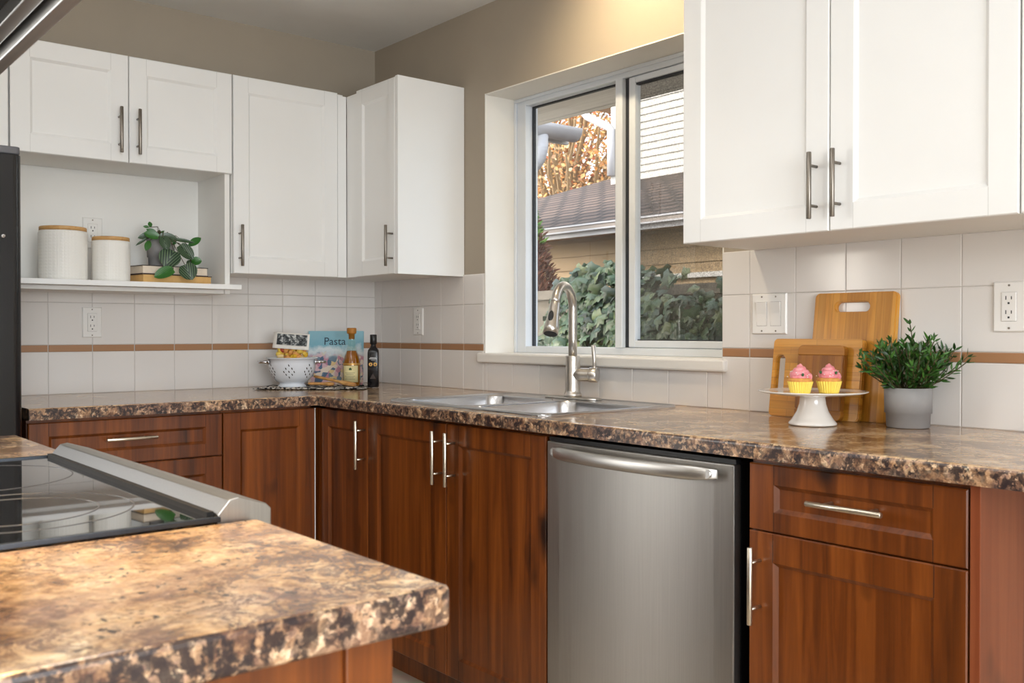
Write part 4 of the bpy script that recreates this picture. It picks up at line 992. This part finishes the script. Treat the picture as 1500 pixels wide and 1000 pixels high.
# ================================================================== cutting boards
def board(name, label, x0, x1, h, yb, lean, th, r, mat, slot=None, slot_v=False):
    t = thing(name, label, 'cutting board', ((x0+x1)/2, yb, .9148), 'bamboo cutting boards leaning on the tiles', (lean, 0, 0))
    w = x1-x0; out = rr2(-w/2, w/2, 0, h, r, 6); mb = MB()
    if slot:
        ca_, cb_, sw, sh = slot; rs_ = min(sw, sh)/2-.0005
        inn = rr2(ca_-sw/2, ca_+sw/2, cb_-sh/2, cb_+sh/2, rs_, 6)
        n = len(out)
        mb.rings([[(a, 0, b_) for a, b_ in inn], [(a, 0, b_) for a, b_ in out], [(a, th, b_) for a, b_ in out], [(a, th, b_) for a, b_ in inn], [(a, 0, b_) for a, b_ in inn]], 0, False, False, False)
    elif mat == 'bamboo_d':
        e_ = .026; lo = [p for p in out if p[1] < e_]; hi = [p for p in out if p[1] > h-e_]
        mb.prism([(-w/2, e_), (w/2, e_), (w/2, h-e_), (-w/2, h-e_)], 0, th, axis='y')
        for pts_, z_ in ((sorted(lo, key=lambda p: math.atan2(p[1]-e_, p[0])), e_), (sorted(hi, key=lambda p: math.atan2(p[1]-h+e_, p[0])), h-e_)):
            ends = [(w/2, z_), (-w/2, z_)]
            q_ = MB().prism((ends[::-1] if z_ == e_ else ends)+[p for p in (pts_ if z_ == e_ else pts_)], 0, th, axis='y') if False else MB().prism(([(-w/2, z_)]+pts_+[(w/2, z_)]) if z_ == e_ else ([(w/2, z_)]+pts_+[(-w/2, z_)]), 0, th, axis='y')
            q_.build('end_strip', 'bamboo_dh', t, world=False, bevel=.002)
    else: mb.prism(out, 0, th, axis='y')
    o = mb.build('board', mat, t, world=False)
    bm = bmesh.new(); bm.from_mesh(o.data); bmesh.ops.remove_doubles(bm, verts=bm.verts[:], dist=1e-5)
    ed = [e for e in bm.edges if len(e.link_faces) == 2 and e.calc_face_angle(0) > 1.2]
    bmesh.ops.bevel(bm, geom=ed, offset=.0025, segments=2, affect='EDGES'); bmesh.ops.recalc_face_normals(bm, faces=bm.faces[:]); bm.to_mesh(o.data); bm.free()
    return t
board('cutting_board', 'tallest bamboo cutting board with a handle slot at its top, against the tiles', 2.304, 2.540, .335, -.066, math.radians(-7.5), .018, .014, 'bamboo_v', (-.005, .297, .098, .026))
board('cutting_board', 'middle bamboo cutting board lying on its long side with a handle slot at the left', 2.203, 2.474, .212, -.094, math.radians(-7.5), .018, .012, 'bamboo_h', (-.108, .112, .026, .11))
board('cutting_board', 'smallest and darkest bamboo cutting board behind the cupcakes', 2.298, 2.436, .195, -.1145, math.radians(-6.5), .018, .014, 'bamboo_d')
# ---- cake stand and cupcakes
kc = (2.439, -.240, .9145)
t = thing('cake_stand', 'white ceramic cake stand carrying the two cupcakes', 'cake stand', kc)
MB().lathe(kc, [(.050, 0), (.0575, .002), (.0575, .006), (.050, .014), (.038, .034), (.032, .052), (.030, .068), (.032, .072)], 56).build('foot', 'ceramic', t)
MB().lathe(kc, [(.034, .0715), (.085, .0735), (.122, .0795), (.130, .0825), (.1305, .0845), (.126, .0845), (.112, .0815), (.10, .0800), (.04, .0795), (.0, .0795)], 72, cap1=False).build('plate', 'ceramic', t)
def cupcake(label, c, sp, seed):
    t = thing('cupcake', label, 'cupcake', c, 'pink cupcakes on the cake stand')
    wob = lambda j, n: 1+.035*(1 if j % 2 else -1)
    MB().lathe(c, [(.021, 0), (.0225, .001), (.0295, .029), (.0285, .0288), (.022, .004)], 56, smooth=False, wob=wob, cap1=False).build('liner', 'liner', t)
    MB().lathe(c, [(.022, .003), (.0275, .028), (.0285, .033), (.026, .037), (.01, .039)], 36).build('sponge', 'cake', t)
    b = MB(); rs = []; n = 90; turns = 3.1
    for i in range(n+1):
        u = i/n; a = turns*2*math.pi*u; rad = .0185*(1-u)**.85; z = .040+.030*u**1.05; rr_ = .0098*(1-u)**.6+.0012
        rs.append((Vector((c[0]+rad*math.cos(a), c[1]+rad*math.sin(a), c[2]+z)), rr_))
    b.tube([p for p, _ in rs], [r_ for _, r_ in rs], 12)
    b.lathe(c, [(.023, .036), (.024, .041), (.018, .052), (.010, .062), (.002, .072)], 28)
    fr = b.build('frosting', 'frost', t)
    random.seed(seed); b = MB(); g = MB()
    for (aa, zz, rr_) in sp:
        p = Vector((c[0]+rr_*math.cos(aa), c[1]+rr_*math.sin(aa), c[2]+zz)); s_ = .0034
        g.lathe(p, [(s_*.7, -s_), (s_, 0), (s_*.7, s_)], 7)
    for k in range(9):
        aa = random.uniform(-2.8, .4); zz = random.uniform(.04, .055); rr_ = .026*(1-(zz-.04)/.045)+.004
        p = Vector((c[0]+rr_*math.cos(aa), c[1]+rr_*math.sin(aa), c[2]+zz)); b.lathe(p, [(.001, -.001), (.0016, 0), (.001, .001)], 6)
    g.build('green_sprinkles', 'sprinkle_g', t); b.build('white_sprinkles', 'sprinkle_w', t)
q = Vector(kc)+Vector((0, 0, .0797)); rvv = Vector((.634, .773, 0)); fvv = Vector((.773, -.634, 0))
cvw = math.atan2(-2.1, 1.38)
cupcake('pink-frosted cupcake in a yellow liner, left of the two on the stand', tuple(q-rvv*.030+Vector((.018, -.028, 0))), [(cvw+.25, .046, .026)], 1)
cupcake('pink-frosted cupcake in a yellow liner, right of the two on the stand', tuple(q+rvv*.038+Vector((.010, -.012, 0))), [(cvw+.7, .050, .025), (cvw-.9, .051, .025)], 2)
# ---- potted bushy plant
pc = (2.617, -.112, .9145)
t = thing('potted_plant', 'bushy plant with small narrow leaves in a grey pot, right of the cutting boards', 'plant', pc)
MB().lathe(pc, [(.046, 0), (.049, .002), (.0505, .034), (.0535, .035), (.0545, .095), (.0505, .0955), (.049, .08)], 48, cap1=False).build('pot', 'potgrey', t)
MB().lathe((pc[0], pc[1], pc[2]+.078), [(.050, 0), (.048, .006), (.02, .010)], 24).build('soil', 'soil', t)
random.seed(21); st = MB(); lf = MB()
def lance(mb, p, d, L, w):
    d = Vector(d).normalized(); a = d.cross(Vector((random.uniform(-1, 1), random.uniform(-1, 1), random.uniform(-1, 1)))).normalized(); n_ = d.cross(a)
    vs = [p, p+d*L*.35+a*w*.5, p+d*L*.35-a*w*.5, p+d*L*.35-n_*w*.12, p+d*L*.75+a*w*.32, p+d*L*.75-a*w*.32, p+d*L*.75-n_*w*.1, p+d*L]
    mb.add(vs, [(0, 1, 3), (0, 3, 2), (1, 4, 6, 3), (3, 6, 5, 2), (4, 7, 6), (6, 7, 5)], 0, True)
for k in range(88):
    az = random.uniform(0, 2*math.pi); el = math.radians(random.choice((random.uniform(25, 55), random.uniform(50, 88))))
    L = random.uniform(.085, .135)*(1.0 if el < 1.0 else random.uniform(.85, 1.05))
    if k == 0: az, el, L = 0, math.radians(88), .165
    if k in (1, 2, 3): az = math.atan2(-rvv.y, -rvv.x)+random.uniform(-.3, .3); el = math.radians(30); L = .14
    if k in (4, 5, 6): az = math.atan2(rvv.y, rvv.x)+random.uniform(-.3, .3); el = math.radians(32); L = .14
    d = Vector((math.cos(az)*math.cos(el), math.sin(az)*math.cos(el), math.sin(el)))
    p = Vector(pc)+Vector((math.cos(az)*.03*random.random(), math.sin(az)*.03*random.random(), .082)); pts = [p]
    m_ = 9
    for i in range(m_):
        d = (d+Vector((random.uniform(-.08, .08), random.uniform(-.08, .08), .03))).normalized(); p = p+d*L/m_
        if p.y > -.014: p.y = -.014; d.y = -abs(d.y)
        pts.append(p)
        if i > 0:
            for s in range(2 if i < m_-1 else 3):
                a = d.cross(Vector((random.uniform(-1, 1), random.uniform(-1, 1), random.uniform(-1, 1)))).normalized()
                dl = d*random.uniform(.6, 1.1)+a*.7
                if p.y > -.04 and dl.y > 0: dl.y = -dl.y*.5
                lance(lf, p, dl, random.uniform(.018, .027), random.uniform(.0055, .008))
    st.tube(pts, [.0013]*len(pts), 5)
st.build('stems', 'stem', t); lf.build('leaves', 'boxleaf', t)

# ================================================================== outside the window
struct('ground', MB().box(-20, 14, .22, 30, -.4, -.3), 'ground')
struct('outside_wall_eaves', MB().box(-3, 4, .22, .90, 2.20, 2.34).box(-3, 4, .88, .92, 2.195, 2.40), 'soffit')
b = MB(); b.box(-6.5, 4.5, 2.02, 2.2, -.3, 1.36); b.box(-6.5, 4.5, 1.98, 2.24, 1.36, 1.42)
struct('garden_wall', b, 'concrete')
# ivy on the garden wall
random.seed(5); b = MB()
shape = [(0, 0), (-.38, -.10), (-.55, .22), (-.32, .35), (-.42, .66), (-.15, .62), (0, 1.0), (.15, .62), (.42, .66), (.32, .35), (.55, .22), (.38, -.10)]
def ivy_leaf(p, s):
    az = random.gauss(-math.pi/2, .55); el = random.gauss(.35, .35)
    n_ = Vector((math.cos(az)*math.cos(el), math.sin(az)*math.cos(el), math.sin(el))); dn = Vector((random.uniform(-.7, .7), random.uniform(-.2, .2), -1)); dn = (dn-n_*dn.dot(n_)).normalized(); sd = n_.cross(dn)
    c = p+n_*.012*s/.07; vs = [c+dn*.4*s]
    for x_, y_ in shape: vs.append(p+sd*(x_*s)+dn*(y_*s)-n_*(abs(x_)*s*.25))
    b.add(vs, [(0, i+1, (i+1) % 12+1) for i in range(12)], 0, True)
def top(x):
    z = 1.47+.05*math.sin(x*5+1)
    if -.80 < x < .0: z += .16*max(0, 1-((x+.42)/.36)**2)
    if x < -.78: z -= min(.5, (-.78-x)*2.2)
    return z
for k in range(4600):
    x = random.uniform(-1.15, 2.9); zt = top(x); z = random.uniform(.55, zt)
    dep = .10+.16*max(0, math.sin((z-.5)/(zt-.4)*math.pi))+.10*mnoise.noise(Vector((x*3, z*3, 0)))
    if z > 1.40: dep = max(dep, random.uniform(.0, .12))
    if x < -.8 and random.random() < .45: continue
    if -.0 < x < .60 and z > 1.345 and random.random() < .88: continue
    ivy_leaf(Vector((x, 2.0-dep+random.uniform(-.03, .03), z)), random.uniform(.045, .115))
o = b.build('ivy', 'ivy'); o['kind'] = 'stuff'; tag(o, 'dark green ivy overgrowing the garden wall outside the window', 'ivy')
# conifer hedge bush at the left
t = thing('conifer_shrub', 'brown conifer shrub outside at the left side of the window', 'shrub', (-2.36, 2.80, -.3))
random.seed(9); b = MB(); g = MB()
for k in range(5200):
    z = random.uniform(.6, 2.25); r = .40*(1-max(0, (z-1.2))/1.15)**.7; a = random.uniform(0, 2*math.pi); rr_ = r*random.uniform(.75, 1.03)
    p = Vector((-2.36+rr_*math.cos(a), 2.80+rr_*math.sin(a), z)); dd = Vector((math.cos(a)*.6+random.uniform(-.4, .4), math.sin(a)*.6+random.uniform(-.4, .4), random.uniform(.1, 1)))
    lance(g if (z > 1.86 and random.random() < .8) else b, p, dd, random.uniform(.05, .085), .022)
b.build('foliage', 'conifer', t)['kind'] = 'stuff'; g.build('green_top', 'conifer_green', t)['kind'] = 'stuff'
MB().tube([(-2.36, 2.80, -.3), (-2.36, 2.80, .7)], [.06, .05], 8).build('trunk', 'bark', t)
MB().tube([(-2.36, 2.80, z) for z in (.6, .9, 1.2, 1.5, 1.8, 2.1)], [.2, .3, .3, .26, .18, .03], 12).build('inner_growth', 'conifer', t)
# neighbouring low building with shingled roof
t = thing('neighbour_garage', 'low tan neighbouring building with brown shingled roof outside the window', 'building', (-1.5, 4.2, -.3))
b = MB(); zz = -.3
poly = [(3.9, -.3)]
while zz < 1.98:
    poly += [(3.70-.012, zz), (3.70, min(zz+.125, 1.985))]; zz += .125
poly += [(3.9, 1.985)]
b.prism([(p[0], p[1]) for p in poly], -6.3, 2.2, axis='x'); b.build('wall', 'tansiding', t)
MB().box(-6.4, 2.4, 3.44, 3.9, 1.985, 2.0).build('eave_soffit', 'brownsoffit', t)
b = MB(); b.box(-6.5, 2.5, 3.40, 3.43, 1.962, 2.0, 0); b.box(-6.5, 2.5, 3.345, 3.43, 2.000, 2.012, 0); b.box(-6.5, 2.5, 3.345, 3.357, 2.012, 2.050, 1); b.box(-6.5, 2.5, 3.335, 3.357, 2.044, 2.058)
b.build('gutter', ['gutter', 'gutter_face'], t)
RF = lambda x, y: (x, y, 2.062+.357*(y-3.4))
b = MB(); pl = [RF(-6.5, 3.38), RF(2.5, 3.38), RF(2.5, 5.52), RF(-3.9, 5.52), RF(-3.9, 6.62), RF(-5.04, 5.21)]
b.add(pl+[(x, y, z-.04) for x, y, z in pl], [(0, 1, 2, 3, 4, 5), (11, 10, 9, 8, 7, 6)]+[(i, (i+1) % 6, 6+(i+1) % 6, 6+i) for i in range(6)])
b.build('roof', 'shingle', t)
b = MB(); b.box(-.0, .62, 3.675, 3.70, 1.655, 1.685); b.box(-3, 2.2, 3.66, 3.70, 1.575, 1.615); b.build('base_trim', 'trimwhite', t)
# white house behind
t = thing('neighbour_house', 'tall white house with lap siding behind the shingled roof', 'building', (-2, 6.5, -.3))
b = MB(); zz = -.3; poly = [(7.5, -.3)]
while zz < 5.6:
    poly += [(5.515, zz), (5.53, zz+.078)]; zz += .078
poly += [(7.5, zz)]
b.prism(poly, -3.88, 3.5, axis='x'); b.build('wall', 'siding', t)
MB().box(-3.93, -3.85, 5.49, 5.53, 2.6, 5.6).build('corner_board', 'trimwhite', t)
b = MB()
for k in range(40): b.box(-3.884, -3.875, 5.53, 5.60, 2.6+k*.078, 2.6+k*.078+.006)
MB().box(-4.5, 3.5, 4.95, 7.5, 5.0, 5.15).build('eave', 'brownsoffit', t)
MB().box(-4.6, -3.95, 5.5, 7.0, 3.82, 3.90).build('side_eave', 'brownsoffit', t)
b = MB(); b.tube([(-4.40, 5.46, 3.95), (-4.40, 5.46, 3.80), (-4.37, 5.46, 3.72), (-4.28, 5.46, 3.63), (-3.95, 5.46, 3.46), (-3.90, 5.46, 3.42), (-3.90, 5.46, 2.9)], .045, 12); b.build('downspout', 'gutter', t)
# gutter and roof edge of the wing at the left
t = thing('roof_gutter', 'white roof gutter with a ribbed downspout elbow at the upper left of the window', 'gutter', (-2.2, 3.0, 2.7))
b = MB(); pr_ = []
for i in range(13):
    a = math.pi*i/12; pr_.append((-2.16-.10*math.cos(a), 2.84-.10*math.sin(a)))
pr_ = pr_+[(x*1.0+(.006 if x < -2.16 else -.006), z+.004) for x, z in pr_[::-1]]
b.add([(x, 2.2, z) for x, z in pr_]+[(x, 3.27, z) for x, z in pr_], [(i, (i+1) % len(pr_), len(pr_)+(i+1) % len(pr_), len(pr_)+i) for i in range(len(pr_))]+[list(range(len(pr_)))[::-1], list(range(len(pr_), 2*len(pr_)))], 0, True)
b.build('trough', 'gutter', t)
b = MB(); b.box(-3.6, -2.27, 2.2, 3.22, 2.80, 2.86); b.box(-2.30, -2.265, 2.2, 3.30, 2.74, 2.90); b.build('fascia', 'trimwhite', t)
b = MB(); pts = [(-2.16, 2.90, 2.76), (-2.16, 2.90, 2.66)]
for i in range(1, 9):
    a = math.pi/2*i/8*.9; pts.append((-2.16-.14*(1-math.cos(a)), 2.90-.02*i/8, 2.66-.16*math.sin(a)))
pts += [(-2.55, 2.87, 2.46)]
fine = []; rad = []
for i in range(len(pts)-1):
    for q in range(4):
        fine.append(Vector(pts[i]).lerp(Vector(pts[i+1]), q/4)); rad.append(.054+(.005 if q % 2 else 0))
b.tube(fine, rad, 14); b.build('downspout_elbow', 'gutter', t)
# autumn tree
t = thing('autumn_tree', 'sunlit tree with orange autumn leaves seen beyond the roofs', 'tree', (-9.5, 10.5, -.3))
random.seed(12); br = MB(); lf = MB()
base = Vector((-10.4, 10.6, -.3)); br.tube([base, base+Vector((.1, 0, 2.5)), base+Vector((.3, 0, 3.6))], [.2, .16, .12], 8)
tips = []
for k in range(54):
    p = base+Vector((.3*random.random(), 0, random.uniform(2.6, 3.6))); d = Vector((random.uniform(-.6, 1.0), random.uniform(-.6, .6), random.uniform(.25, 1.1))).normalized(); pts = [p]
    for i in range(8):
        d = (d+Vector((random.uniform(-.18, .18), random.uniform(-.18, .18), random.uniform(-.1, .14)))).normalized(); p = p+d*.42; pts.append(p); tips.append(p)
    br.tube(pts, [.06*(1-i/9)+.012 for i in range(len(pts))], 6)
for k in range(12000):
    if k % 3 == 0: p = random.choice(tips)+Vector((random.gauss(0, .22), random.gauss(0, .22), random.gauss(0, .22)))
    else: p = Vector((random.uniform(-11.8, -7.2), random.uniform(9.8, 12.0), random.uniform(2.6, 6.6)))
    d = Vector((random.uniform(-1, 1), random.uniform(-1, 1), random.uniform(-1, .5))); lance(lf, p, d, random.uniform(.06, .11), random.uniform(.04, .07))
br.build('branches', 'bark', t); lf.build('leaves', 'autumn', t)['kind'] = 'stuff'
